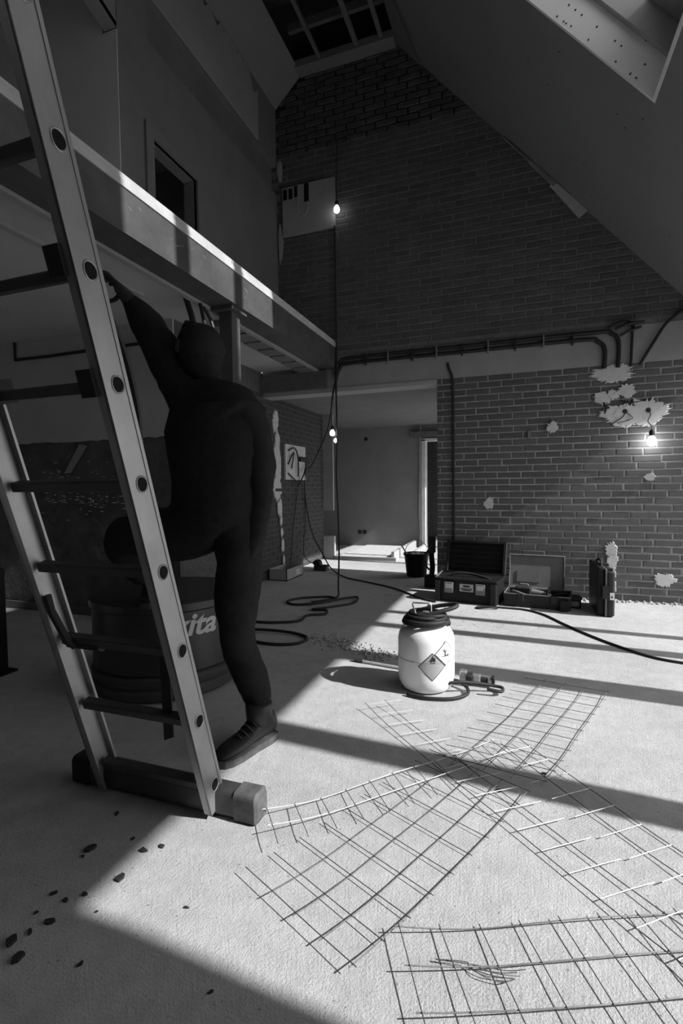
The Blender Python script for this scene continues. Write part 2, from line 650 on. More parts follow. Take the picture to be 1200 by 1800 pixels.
# screw heads along the lining
rs = random.Random(4)
for k in range(22):
    x = SK_X0 + .3 + rs.random() * .62
    t = rs.choice((.02, .025, .1, .19))
    p = Vector((x, SK_Y1 - .02, roof_z(x))) + RN * t
    MB().lathe(p, [(.0055, 0), (.0045, .002)], 8, (1, 0, 0), (0, 0, 1), (0, -1, 0)).build('screw_head', 'ink', sk)
for k in range(30):
    x, y = rs.uniform(-.3, 1.2), rs.uniform(3.55, 5.0)
    p = Vector((x, y, roof_z(x)))
    MB().lathe(p, [(.006, 0), (.005, .002)], 6, (0, 1, 0), RN.cross(Vector((0, 1, 0))), -RN).build('screw_mark', 'plasterboard' if k % 3 else 'ink', ceil_r)
# torn board edge along the junction of roof and brickwork
tn = thing('torn_board_strip', 'torn pale strip of board hanging along the edge of the roof slope', 'board', (.3, 4.98, roof_z(.3)))
for i, (xa, xb, w0, w1) in enumerate([(-.14, .10, .02, .03), (.10, .32, .035, .05), (.30, .57, .06, .10)]):
    a, b = Vector((xa, 5.03, roof_z(xa) - .005)), Vector((xb, 5.03, roof_z(xb) - .005))
    MB().prism([a, b, b - RN * w1 + Vector((0, -.03, 0)), a - RN * w0 + Vector((0, -.02, 0))], (0, -.012, 0)).build('strip', 'patch' if i == 2 else 'plaster', tn)
tp = MB()
tp.prism([(-1.16, 5.04, roof_z(-1.16)), (-.92, 5.04, roof_z(-.92)), (-.98, 4.7, roof_z(-.98) - .01), (-1.17, 4.0, roof_z(-1.17)), (-1.17, 4.0, roof_z(-1.17) - .02)], (0, 0, -.02)).build('torn_corner', 'plaster_dark', ceil_r)

# ---- ridge: open strip to the dark loft with battens
rb = MB()
rb.box(-3.2, -.6, YF, YB + .3, 6.3, 6.4)
rb.box(-3.2, -3.1, YF, YB + .3, 5.3, 6.3)
rb.box(-.85, -.75, YF, YB + .3, 5.35, 6.3)
rb.box(-3.2, -.6, YB + .1, YB + .3, 5.4, 6.3)
rb.box(-3.2, -.6, YF - .2, YF, 5.3, 6.4)
loft = struct(rb.build('ceiling', 'insulation'))
for x, w_ in ((-1.93, .035), (-1.53, .045), (-1.28, .04)):
    MB().box(x - w_ / 2, x + w_ / 2, 1.0, YB - .02, 5.42, 5.45).build('batten', 'wood_dark', loft)
MB().box(-2.2, -1.16, YB - .30, YB - .26, 5.62, 5.70).build('cross_beam', 'wood_dark', loft)
MB().box(-2.2, -1.16, YB - .14, YB, 5.40, 5.47).build('wall_plate', 'plaster_dark', loft)
for k in range(6):
    y = 1.2 + k * .42
    MB().box(-2.2, -1.16, y, y + .05, 5.66, 5.72).build('cross_beam', 'wood_dark', loft)
rl = MB()
rl.hexa([(XL - .02, YF, 5.13), (XL - .02, YB, 5.13), (-2.19, YB, 5.43), (-2.19, YF, 5.43), (XL - .3, YF, 5.33), (XL - .3, YB, 5.33), (-2.4, YB, 5.7), (-2.4, YF, 5.7)])
struct(rl.build('ceiling', 'plasterboard'))

# ---- upper left: gallery wall along Y, wall facing the room, floor slab
m = MB()
YC = 2.735
m.box(XL - .12, XL, YC + .004, 3.05, 2.60, 4.25)
corner = MB().box(XL - .12, XL, YC, YC + .004, 2.60, 4.08)
m.box(XL - .12, XL, 3.57, YB, 2.60, 4.25)
m.box(XL - .12, XL, 3.05, 3.57, 3.58, 4.25)
m.box(XL - .12, XL - .06, YC + .3, YB, 4.25, 4.55)
m.box(XL - .12, XL, YC, YC + .3, 4.25, 4.55)
m.box(XL - .12, XL, YC, YB, 4.55, 5.2)
wl = struct(m.build('wall_left', 'plaster_dark'))
corner.build('corner_skim', 'white_plaster', wl)
rc = MB()
rc.box(XL - .9, XL - .8, 2.86, 3.8, 2.6, 3.9)
rc.box(XL - .8, XL - .12, 2.86, 2.9, 2.6, 3.9)
rc.box(XL - .8, XL - .12, 3.76, 3.8, 2.6, 3.9)
rc.box(XL - .8, XL - .12, 2.86, 3.8, 3.86, 3.9)
rc.build('door_recess', 'plaster_dark', wl)
d = MB()
d.box(XL - .02, XL + .02, 2.97, 3.05, 2.60, 3.66)
d.box(XL - .02, XL + .02, 3.57, 3.65, 2.60, 3.66)
d.box(XL - .02, XL + .02, 3.05, 3.57, 3.58, 3.66)
d.build('door_frame', 'plaster_dark', wl)
# ragged plasterboard band under the slope
top, bot = [], []
rr = random.Random(3)
n = 40
for i in range(n + 1):
    y = YC - .0 + (4.62 - YC) * i / n
    top.append((XL + .004, y, 5.12 + rr.uniform(-.05, .03) - (.10 if i > n - 3 else 0)))
    bot.append((XL + .004, y, 4.565))
MB().prism(bot + top[::-1], (.015, 0, 0)).build('plasterboard_band', 'plasterboard_pale', wl)
m = MB()
m.box(-6.5, XL - .121, YC, YC + .12, 2.60, 4.08)
m.prism([(-6.5, YC, 4.08), (XL - .121, YC, 4.08), (XL - .121, YC, 4.35), (-2.78, YC, 4.5), (-6.5, YC, 8.4)], (0, .12, 0))
struct(m.build('wall_gallery', 'white_plaster'))
# sloping soffit over the gallery: rises to the left and towards the camera
struct(MB().hexa([(XL, YC, 4.08), (XL, YC, 4.12), (-6.2, YC, 7.9), (-6.2, YC, 7.86), (XL, YF, 5.5), (XL, YF, 5.54), (-6.2, YF, 8.9), (-6.2, YF, 8.86)]).build('ceiling', 'plasterboard'))
struct(MB().prism([(XL, YC - .002, 4.085), (XL, YC - .002, 5.2), (XL, -.685, 5.2)], (-.1, 0, 0)).build('wall_apron', 'plasterboard'))
m = MB()
m.box(-6.5, -2.03, YF, YB - .03, 2.35, 2.56)
struct(m.build('gallery_floor_slab', 'concrete_pale'))

# ---- lower left walls
m = MB()
m.box(-6.5, -2.48, 3.212, 3.4, 0, 2.35)
wsd = struct(m.build('wall_side', 'old_wall'))
top, bot = [], []
rr = random.Random(5)
for i in range(61):
    x = -6.4 + (-2.48 + 6.4) * i / 60
    bot.append((x, 3.20, 1.465 + rr.uniform(-.007, .007)))
    top.append((x, 3.20, 2.35))
MB().prism(bot + top[::-1], (0, .012, 0)).build('plaster_coat', 'concrete_pale', wsd)
MB().prism([(-3.62, 3.2, 1.2), (-3.55, 3.2, 1.2), (-3.36, 3.2, 1.42), (-3.44, 3.2, 1.44)], (0, -.006, 0)).build('plaster_scrape', 'plasterboard_pale', wsd)
MB().box(-6.3, -2.64, 3.185, 3.2, 0, .07).build('base_strip', 'wood_dark', wsd)
# loose bright flakes where bricks show through
rr = random.Random(8)
fk = MB()
for k in range(110):
    x, z = rr.gauss(-3.45, .25), rr.gauss(1.04, .10)
    a, b = rr.uniform(.003, .016), rr.uniform(.0015, .004)
    fk.obox((x, 3.203, z), (1, 0, 0), (0, 1, 0), (0, 0, 1), a, .006, b)
fk.build('mortar_remains', 'patch', wsd)['kind'] = 'stuff'

m = MB()
m.box(XS - .2, XS, 3.4, 5.05, 2.12, 2.35)
m.box(XS - .2, XS, 3.4, 6.85, 0, 2.12)
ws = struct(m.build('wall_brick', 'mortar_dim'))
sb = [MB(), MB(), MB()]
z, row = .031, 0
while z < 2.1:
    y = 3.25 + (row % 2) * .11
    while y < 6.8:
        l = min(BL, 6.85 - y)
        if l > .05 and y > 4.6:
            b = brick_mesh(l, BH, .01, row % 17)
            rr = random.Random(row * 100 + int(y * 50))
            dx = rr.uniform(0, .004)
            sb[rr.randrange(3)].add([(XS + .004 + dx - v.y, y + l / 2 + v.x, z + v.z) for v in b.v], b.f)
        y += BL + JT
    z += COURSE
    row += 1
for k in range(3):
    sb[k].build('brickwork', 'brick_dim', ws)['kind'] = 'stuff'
for i, (y, z, ry, rz) in enumerate([(5.33, 1.86, .07, .13), (5.36, 1.42, .09, .34), (5.34, 1.05, .11, .14), (5.40, .82, .06, .11), (5.42, .66, .03, .06), (5.43, .52, .03, .05), (5.45, .36, .04, .08), (5.47, .18, .03, .06), (5.50, .04, .03, .05)]):
    blob((XS + .008 + .0012 * i, y, z), (0, 1, 0), (0, 0, 1), (1, 0, 0), ry, rz, .012, n=40, rough=.25, seed=i + 50).build('plaster_patch', 'patch', ws)
for k in range(5):
    MB().lathe((XS + .022, 5.30 + k * .035, 1.035), [(.02, 0), (.018, .004)], 10, (0, 1, 0), (0, 0, 1), (1, 0, 0)).build('socket_hole', 'ink', ws)

# ---- back room
m = MB()
m.box(-3.6, -.25, YB + .2, 8.8, 2.12, 2.3)
struct(m.build('ceiling', 'plaster_dark'))
m = MB()
m.box(-3.6, -1.56, 8.6, 8.75, 0, 2.12)
m.box(-1.56, -.3, 8.6, 8.75, 1.86, 2.12)
m.box(-.95, -.3, 8.6, 8.75, 0, 1.86)
wf = struct(m.build('wall_far', 'plaster_grey'))
MB().lathe((-2.57, 8.595, 1.92), [(.035, 0), (.03, .006)], 14, (1, 0, 0), (0, 0, 1), (0, -1, 0)).build('socket_hole', 'ink', wf)
for x in (-2.70, -2.61):
    MB().lathe((x, 8.595, .25), [(.04, 0), (.036, .006)], 14, (1, 0, 0), (0, 0, 1), (0, -1, 0)).build('socket_hole', 'ink', wf)
m = MB()
m.box(-1.56, -1.50, 8.54, 8.76, 0, 1.86)
m.box(-1.56, -.95, 8.54, 8.76, 1.84, 1.88)
dr = struct(m.build('door_1', 'wood'))
MB().box(-1.75, -1.0, 8.52, 8.6, 1.90, 2.0).build('door_head', 'wood_dark', dr)
blob((-1.585, 8.59, .95), (1, 0, 0), (0, 0, 1), (0, -1, 0), .03, .95, .012, n=60, rough=.35, seed=90).build('broken_edge', 'patch', dr)
m = MB()
m.box(-3.0, 1.0, 10.6, 10.8, 0, 2.6)
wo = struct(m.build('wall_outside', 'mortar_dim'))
MB().box(-3.0, 1.0, 8.75, 10.8, 2.4, 2.5).build('passage_shade_roof', 'plaster_dark', wo)  # unseen roof added to keep the brick outside in shade
MB().box(.2, .35, 8.75, 10.8, 1.45, 2.4).build('passage_shade_side', 'plaster_dark', wo)  # unseen wall added to dim the passage, open below for sun
MB().box(-3.0, -2.9, 8.75, 10.6, 0, 2.4).build('passage_shade_side', 'plaster_dark', wo)
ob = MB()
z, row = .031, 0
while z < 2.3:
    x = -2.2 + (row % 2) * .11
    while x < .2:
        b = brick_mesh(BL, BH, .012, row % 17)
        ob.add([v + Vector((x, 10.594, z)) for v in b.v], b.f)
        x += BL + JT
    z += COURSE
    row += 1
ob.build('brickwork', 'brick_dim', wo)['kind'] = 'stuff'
# walls closing the back room on the left; its right side is glazed from y = 5.9 on
m = MB()
m.box(-3.6, -3.45, 6.85, 8.8, 0, 2.12)
m.box(-3.6, XS - .2, 6.65, 6.85, 0, 2.12)
struct(m.build('wall_closet', 'plaster_grey'))
m = MB()
m.box(-.40, -.25, YB + .26, 5.92, 0, 2.12)
m.box(-.40, -.25, 6.62, 6.70, 0, 2.12)
m.box(-.40, -.25, 7.15, 7.21, 0, 2.12)
m.box(-.40, -.25, 5.92, 8.6, 2.02, 2.12)
struct(m.build('wall_glazed', 'plaster_grey'))
m = MB()
m.box(XS - .02, -2.56, 6.86, 6.9, .72, 2.12)
nib = struct(m.build('wall_nib', 'plaster'))
MB().box(XS - .02, -2.55, 6.84, 6.92, 0, .34).build('nib_block', 'plaster', nib)

# ---- right wall: glazing opening with posts; wall behind the camera; far left wall
m = MB()
m.box(XR, XR + .2, YF - .2, .715, 0, 2.2)
m.box(XR, XR + .2, 5.02, YB + .26, 0, 2.2)
struct(m.build('wall_right', 'plaster'))
gw = thing('window_2', 'floor-to-eaves glazing along the right side of the room', 'window', (XR, 2.9, 0))
struct(gw)
for y0, y1 in ((1.62, 1.78), (2.63, 2.83), (3.395, 3.515), (3.82, 3.91)):
    MB().box(XR + .02, XR + .10, y0, y1, 0, 2.32).build('post', 'plaster', gw)
m = MB()
m.box(-6.5, XR + .2, YF - .2, YF, 0, 8.9)
struct(m.build('wall_front', 'plaster_dark'))
m = MB()
m.box(-6.5, -6.3, YF, 3.3, 0, 8.9)
struct(m.build('wall_outer', 'plaster_dark'))
portal(XR + .15, .715, 5.02, 0, 2.13)
portal(-.2, 5.92, 8.6, 0, 2.02)

# ================================================================== GALLERY EDGE
bt = thing('gallery_beam', 'wide grey edge beam of the gallery, sunlit in patches', 'beam', (-1.93, 1.7, 2.31))
m = MB()
m.box(-2.02, -1.832, YF + .02, YB - .008, 2.318, 2.535)
m.build('beam_body', 'steel_beam', bt)
MB().box(-2.06, -2.022, YF + .02, YB - .008, 2.300, 2.345).build('inner_batten', 'plasterboard_pale', bt)
ys = [YF + .02, 1.47, YB - .01]
for k, (z0, z1, brk) in enumerate(((2.537, 2.568, 1.50), (2.5695, 2.602, 3.0))):
    for a, b in ((YF + .02, brk), (brk + .004, YB - .01)):
        MB().box(-2.06, -1.826 - .006 * k, a, b, z0, z1).build('edge_plank', 'wood', bt)
# worn marks on the face
rr = random.Random(12)
for k in range(9):
    y, z = rr.uniform(1.9, 3.3), rr.uniform(2.40, 2.525)
    a = rr.uniform(-.5, .5)
    MB().obox((-1.8316, y, z), (0, math.cos(a), math.sin(a)), (1, 0, 0), (0, -math.sin(a), math.cos(a)), rr.uniform(.006, .025), .0012, rr.uniform(.0008, .002)).build('scratch', 'concrete', bt)

pt = thing('steel_post', 'square steel post under the gallery beam behind the worker', 'post', (-1.93, 3.14, 0))
MB().box(-1.985, -1.885, 3.07, 3.18, 0.012, 2.29).build('shaft', 'steel_beam', pt)
MB().box(-2.02, -1.85, 3.02, 3.22, 2.29, 2.317).build('head_plate', 'steel_beam', pt)
MB().box(-2.03, -1.84, 3.02, 3.22, 0, .012).build('foot_plate', 'steel_beam', pt)
# blocks showing along the inner side of the beam
hb = thing('hollow_block_row', 'row of hollow floor blocks showing beside the beam near the back wall', 'blocks', (-2.2, 4.0, 2.3))
for k in range(7):
    y = 3.35 + k * .24
    MB().box(-2.24, -2.065, y, y + .2, 2.30, 2.349).build('block', 'plaster_dark', hb)
sl_ = thing('strip_light', 'slim strip fitting under the gallery ceiling beside the reaching arm', 'lamp', (-2.33, 2.3, 2.33))
MB().box(-2.37, -2.33, 1.55, 2.72, 2.325, 2.349).build('channel', 'plaster', sl_)
MB().box(-2.38, -2.32, 2.25, 2.42, 2.305, 2.325).build('clip', 'rubber', sl_)
MB().tube(smooth_path([(-2.35, 2.2, 2.32), (-2.34, 2.3, 2.28), (-2.34, 2.42, 2.31), (-2.35, 2.5, 2.33)]), .008, 6).build('cable', 'rubber', sl_)
cb = thing('post_cables', 'loose dark cables hanging beside the steel post', 'cable', (-2.0, 3.0, 1.9))
for k, pts in enumerate([[(-2.02, 2.9, 2.3), (-2.0, 2.92, 2.15), (-1.97, 2.95, 1.95), (-1.96, 2.96, 1.80)], [(-2.05, 2.95, 2.32), (-1.99, 2.98, 2.2), (-1.965, 3.0, 2.02), (-1.96, 3.0, 1.7)], [(-2.1, 2.85, 2.34), (-2.06, 2.86, 2.2), (-2.03, 2.86, 2.05)]]):
    MB().tube(smooth_path(pts), .012 if k < 2 else .02, 8).build('cable', 'rubber' if k != 1 else 'aluminium_dull', cb)
wp = thing('wall_pipe', 'thin dark pipe running along the plaster under the gallery', 'pipe', (-3.7, 3.18, 2.18))
MB().tube([(-4.12, 3.185, 2.34), (-4.12, 3.185, 2.19), (-3.7, 3.185, 2.185), (-2.9, 3.185, 2.19), (-2.7, 3.185, 2.19)], .012, 8).build('pipe_run', 'rubber', wp)

# ================================================================== BACK WALL FITTINGS
cp = thing('conduit_pair', 'two dark conduits clipped along the concrete band above the pillar', 'conduit', (-.5, 5.0, 2.38))
for k, (zz, xe) in enumerate(((2.36, .72), (2.415, .83))):
    MB().tube(smooth_path([(-1.83, YB - .02, zz - .16), (-1.78, YB - .022, zz - .04), (-1.62, YB - .025, zz), (-.5, YB - .025, zz), (xe - .2, YB - .025, zz), (xe - .06, YB - .025, zz - .025), (xe, YB - .025, zz - .1), (xe, YB - .02, 2.09)], 6), .019, 8).build('conduit', 'rubber', cp)
for k in range(9):
    x = -1.5 + k * .245
    MB().box(x - .006, x + .006, YB - .048, YB, 2.325, 2.44).build('clip', 'steel' if k % 2 else 'dark_plastic', cp)
for nm, lab, pts, r in [('conduit_drop', 'straight dark conduit dropping to the upper plaster patch', [(.94, YB - .02, 2.47), (.935, YB - .02, 2.3), (.93, YB - .02, 2.09)], .011),
                        ('conduit_slant', 'dark conduit slanting down from the roof corner to the plaster patch', [(1.36, YB - .03, 2.56), (1.2, YB - .025, 2.44), (1.10, YB - .025, 2.28), (1.0, YB - .02, 2.10)], .012)]:
    tag(MB().tube(smooth_path(pts), r, 8).build(nm, 'rubber', smooth=True), lab, 'conduit')
tag(MB().tube(smooth_path([(-.66, YB - .016, 2.27), (-.65, YB - .02, 2.22), (-.615, YB - .018, 2.12), (-.605, YB - .018, 1.9), (-.60, YB - .018, 1.0), (-.595, YB - .018, .45)]), .012, 8).build('wall_stripe', 'dark_plastic', smooth=True),
    'dark vertical stripe running down the brick pillar above the open black case', 'cable')  # soft dark stripe on the pillar, drawn as a thin tube
bx = thing('junction_tangle', 'tangle of conduit ends at the top right of the concrete band', 'conduit', (.9, 5.0, 2.45))
for pts in ([(.75, YB - .03, 2.44), (.86, YB - .05, 2.48), (.94, YB - .04, 2.44), (.93, YB - .03, 2.38)], [(.80, YB - .03, 2.42), (.9, YB - .06, 2.45), (1.02, YB - .04, 2.46)], [(.84, YB - .03, 2.36), (.9, YB - .05, 2.39), (1.0, YB - .04, 2.42)]):
    MB().tube(smooth_path(pts), .012, 7).build('conduit_end', 'rubber', bx)

# board with cut-outs high on the brickwork
wb_ = thing('wall_board', 'pale board with cut-out slots high on the brick wall beside the bulb', 'board', (-2.12, 5.0, 4.04))
MB().box(-2.42, -1.818, YB - .03, YB - .006, 3.78, 4.29).build('board', 'plasterboard_pale', wb_)
for x0, x1, z0, z1 in ((-2.41, -2.365, 4.16, 4.27), (-2.345, -2.30, 4.16, 4.27), (-2.28, -2.235, 4.17, 4.285), (-2.165, -2.11, 4.10, 4.288)):
    MB().box(x0, x1, YB - .032, YB - .029, z0, z1).build('slot_shade', 'recess_shade', wb_)  # black plates on the face paint the shade in the cut-outs
u_ = [(-2.235, YB - .033, 4.28), (-2.235, YB - .033, 4.02), (-2.215, YB - .033, 3.975), (-2.18, YB - .033, 3.96), (-2.145, YB - .033, 3.975), (-2.12, YB - .033, 4.02), (-2.12, YB - .033, 4.1)]
MB().tube(u_, .004, 6).build('cut_outline', 'plaster', wb_)
for i, (z, h) in enumerate(((4.50, .12), (3.72, .18))):
    blob((XL + .045, YB - .006, z), (1, 0, 0), (0, 0, 1), (0, -1, 0), .03, h, .008, n=30, rough=.3, seed=70 + i).build('plaster_patch', 'plaster', wall_back)


def bulb(name, label, p, scale, emat, wire):
    t = thing(name, label, 'lamp', p)
    k = scale
    c = Vector(p)
    prof = [(.012, .03), (.016, .022), (.027, .004), (.031, -.014), (.028, -.032), (.018, -.044), (.004, -.048)]
    MB().lathe(c, [(r_ * k, z_ * k) for r_, z_ in prof], 20).build('glass_bulb', emat, t, smooth='all')
    MB().lathe(c, [(r_ * k, z_ * k) for r_, z_ in [(.013, .026), (.019, .03), (.020, .062), (.012, .074), (.005, .08)]], 14).build('socket', 'rubber', t, smooth=True)
    MB().tube(smooth_path([c + Vector((0, 0, .078 * k))] + [Vector(q) for q in wire]), .004, 6).build('wire', 'rubber', t)
    return t


bulb('hanging_bulb', 'lit bare bulb high on the brick wall beside the pale board', (-1.775, 4.96, 3.93), 1.0, 'bulb_faint', [(-1.78, 4.98, 4.08), (-1.80, 5.02, 4.2), (-1.79, 5.03, 4.7)])
bulb('hanging_bulb', 'lit bare bulb, upper of the two dangling in the opening', (-1.83, 4.9, 1.635), .85, 'bulb_dim', [(-1.84, 4.9, 1.9), (-1.82, 4.92, 2.1), (-1.80, 4.97, 2.25)])
bulb('hanging_bulb', 'lit bare bulb, lower of the two dangling in the opening', (-1.805, 4.93, 1.555), .62, 'bulb_dim', [(-1.79, 4.93, 1.72), (-1.79, 4.93, 1.9), (-1.81, 4.95, 2.1), (-1.80, 4.98, 2.24)])
bulb('hanging_bulb', 'brightest bare bulb, hanging from the large plaster patch on the right', (1.085, 4.955, 1.435), 1.15, 'bulb_bright', [(1.085, 4.98, 1.56), (1.06, 4.99, 1.60), (1.08, 5.0, 1.65), (1.075, 5.02, 1.69)])

# long cable down the wall, into coils on the floor
lc = thing('long_cable', 'long black cable hanging down the brick wall into coils on the floor', 'cable', (-1.5, 4.0, 0))
MB().tube(smooth_path([(-1.815, 5.0, 3.78), (-1.815, 5.0, 3.2), (-1.81, 5.0, 2.62), (-1.81, 5.0, 2.3), (-1.80, 4.95, 2.05), (-1.79, 4.93, 1.6), (-1.79, 4.9, 1.2), (-1.74, 4.8, .8), (-1.68, 4.65, .45), (-1.63, 4.48, .12), (-1.62, 4.42, .012),
                       (-1.70, 4.25, .010), (-1.78, 4.16, .010)], 8), .009, 8).build('hanging_run', 'rubber', lc, smooth=True)
cz = .010
coil = [(-1.62, 4.36, .012), (-1.72, 4.4, cz), (-1.93, 4.28, cz), (-2.0, 4.12, cz), (-1.88, 4.02, cz), (-1.68, 4.10, cz + .01), (-1.52, 4.32, cz + .015), (-1.42, 4.42, cz + .01), (-1.40, 4.22, cz), (-1.55, 4.02, cz), (-1.66, 3.90, cz), (-1.52, 3.86, cz + .012), (-1.50, 3.78, cz),
        (-1.62, 3.70, cz), (-1.62, 3.52, cz), (-1.80, 3.42, cz), (-1.98, 3.38, cz), (-2.02, 3.20, cz), (-1.75, 2.98, cz), (-1.52, 2.94, cz), (-1.38, 3.02, cz), (-1.40, 3.16, cz), (-1.6, 3.2, cz + .01), (-1.9, 3.16, cz + .012), (-2.1, 3.1, cz)]
MB().tube(smooth_path(coil, 8), .011, 8).build('floor_coil', 'rubber', lc, smooth=True)
tag(MB().tube(smooth_path([(-1.81, 4.98, 2.24), (-1.86, 5.0, 2.0), (-2.0, 5.2, 1.7), (-2.35, 5.6, 1.35), (-2.66, 6.1, 1.28), (-2.68, 6.1, 1.0), (-2.62, 6.15, .5), (-2.4, 6.0, .2), (-2.2, 5.8, .04), (-1.9, 5.45, .009), (-1.6, 5.25, .009), (-1.2, 4.98, .009), (-.85, 4.6, .009), (-.70, 4.5, .009)], 8), .008, 7).build('supply_cable', 'rubber', smooth=True),
    'black cable from the wall panel sagging to the floor and the open black case', 'cable')
tag(MB().tube(smooth_path([(-2.69, 5.95, 1.2), (-2.69, 5.85, .9), (-2.68, 5.7, .5), (-2.66, 5.6, .2), (-2.6, 5.45, .13)], 8), .006, 6).build('wall_wire', 'rubber', smooth=True), 'thin black wire running down the left brick wall to the tray', 'cable')
tag(MB().tube(smooth_path([(-2.69, 6.12, 1.0), (-2.68, 6.1, .6), (-2.64, 5.95, .35), (-2.60, 5.9, .15), (-2.45, 5.95, .04), (-2.40, 5.9, .03)], 8), .006, 6).build('charger_lead', 'rubber', smooth=True), 'thin black lead running down the brick wall to the charger', 'cable')
tag(MB().tube(smooth_path([(-.16, 4.40, .008), (-.22, 4.36, .02), (-.32, 4.36, .008), (-.3, 4.44, .008), (-.1, 4.44, .008), (.06, 4.42, .008), (.2, 4.30, .008), (.33, 4.05, .008), (.42, 3.88, .008), (.56, 3.66, .008), (.72, 3.46, .008), (.86, 3.37, .008), (1.05, 3.36, .008), (1.5, 3.5, .008)], 8), .008, 7).build('floor_cable', 'rubber', smooth=True),
    'black cable trailing over the sunlit floor from the open cases to the right', 'cable')

# panel with wires on the side wall
pn = thing('fuse_panel', 'white panel with loose cables on the left brick wall', 'panel', (XS + .02, 5.85, 1.38))
MB().box(XS + .006, XS + .03, 5.55, 6.16, 1.16, 1.60).build('panel', 'patch', pn)
for pts in ([(XS + .04, 5.62, 1.52), (XS + .06, 5.75, 1.56), (XS + .06, 5.85, 1.45), (XS + .05, 5.88, 1.2)], [(XS + .04, 5.6, 1.35), (XS + .07, 5.7, 1.5), (XS + .05, 5.68, 1.3)], [(XS + .04, 5.95, 1.42), (XS + .08, 6.05, 1.44), (XS + .05, 6.2, 1.43)], [(XS + .04, 5.6, 1.24), (XS + .06, 5.75, 1.16), (XS + .05, 5.9, 1.12)], [(XS + .04, 6.15, 1.4), (XS + .07, 6.02, 1.25), (XS + .05, 5.9, 1.1)]):
    MB().tube(smooth_path(pts), .009, 6).build('cable', 'rubber', pn)
MB().box(XS + .03, XS + .07, 5.92, 6.12, 1.40, 1.46).build('terminal_block', 'rubber', pn)

# low platform frame in the back room
pf = thing('floor_frame', 'low pale timber frame on the floor of the back room', 'frame', (-2.0, 7.3, 0))
MB().box(-2.56, -1.62, 6.84, 6.90, 0, .05).build('front_board', 'plaster', pf)
MB().box(-2.56, -1.68, 6.9, 8.59, 0, .02).build('infill', 'patch', pf)
MB().box(-1.70, -1.66, 6.9, 8.59, 0, .13).build('long_board', 'plaster', pf)
MB().box(-1.52, -1.48, 7.4, 8.59, 0, .07).build('long_board', 'plaster', pf)

# ================================================================== LADDER
lad = thing('ladder', 'tall aluminium ladder standing at the left in front of the worker', 'ladder', (-1.12, 1.355, 0))
LS = .298                                     # lean towards the camera per metre of height
LU = Vector((0, -LS, 1)).normalized()
LN = Vector((0, -1, -LS)).normalized()        # front face normal
TOP = 2.95


def lp(x, s, n=0):
    return Vector((x, 1.345, 0)) + LU * s + LN * n


for x, sgn in ((-.922, 1), (-1.352, -1)):
    st = MB()
    L_ = TOP / LU.z
    # C-section stile: web outside, flanges inward
    st.obox(lp(x + sgn * .012, L_ / 2 + .03), (1, 0, 0), LN, LU, .004, .040, L_ / 2)
    st.obox(lp(x, L_ / 2 + .03, .036), (1, 0, 0), LN, LU, .013, .004, L_ / 2)
    st.obox(lp(x, L_ / 2 + .03, -.036), (1, 0, 0), LN, LU, .013, .004, L_ / 2)
    st.obox(lp(x + sgn * .016, L_ / 2 + .03, -.031), (1, 0, 0), LN, LU, .002, .004, L_ / 2)
    stile = st.build('stile', 'aluminium', lad)
    for k in range(12):
        s = .115 + .249 * k
        if s > L_ - .1:
            break
        # rung end seen in the outer face: collar ring and black plate painting the hollow's shade
        ring = [lp(x + sgn * .0165, s, 0) + LN * (.022 * math.cos(a) if math.cos(a) < 0 else .016 * math.cos(a)) + LU * .021 * math.sin(a) for a in [2 * math.pi * i / 18 for i in range(18)]]
        MB().tube(ring, .0022, 6, closed=True).build('rung_collar', 'aluminium', stile)
        cq = sum(ring, Vector()) / len(ring)
        MB().prism([cq + (q - cq) * .86 + Vector((sgn * .0012, 0, 0)) for q in ring], (-sgn * .002, 0, 0)).build('rung_hollow_shade', 'recess_shade', stile)
for k in range(12):
    s = .115 + .249 * k
    if s > TOP / LU.z - .1:
        break
    m = MB()
    sec = [(.017, -.012), (.017, .010), (.012, .014), (-.012, .014), (-.019, .006), (-.019, -.008), (-.012, -.014), (.012, -.014)]
    m.prism([lp(-1.345, s) + LN * a + LU * b for a, b in sec], (.415, 0, 0)).build('rung', 'aluminium_dull', lad)
# stabiliser bar with rubber ends
m = MB()
m.rbox((-1.13, 1.35, .05), (0, 1, 0), (0, 0, 1), (1, 0, 0), .035, .045, .33, .02)
bar = m.build('stabiliser_bar', 'aluminium_dull', lad)
for x0, x1 in ((-1.51, -1.42), (-.845, -.755)):
    MB().rbox(((x0 + x1) / 2, 1.35, .05), (0, 1, 0), (0, 0, 1), (1, 0, 0), .039, .049, .045, .018).build('end_cap', 'rubber_worn' if x0 > -1 else 'rubber', bar)
for x, sx in ((-.902, 1), (-1.372, -1)):
    MB().lathe((x, 1.335, .05), [(.010, 0), (.009, .006), (.003, .008)], 10, (0, 1, 0), (0, 0, 1), (sx, 0, 0)).build('bolt', 'steel', bar)
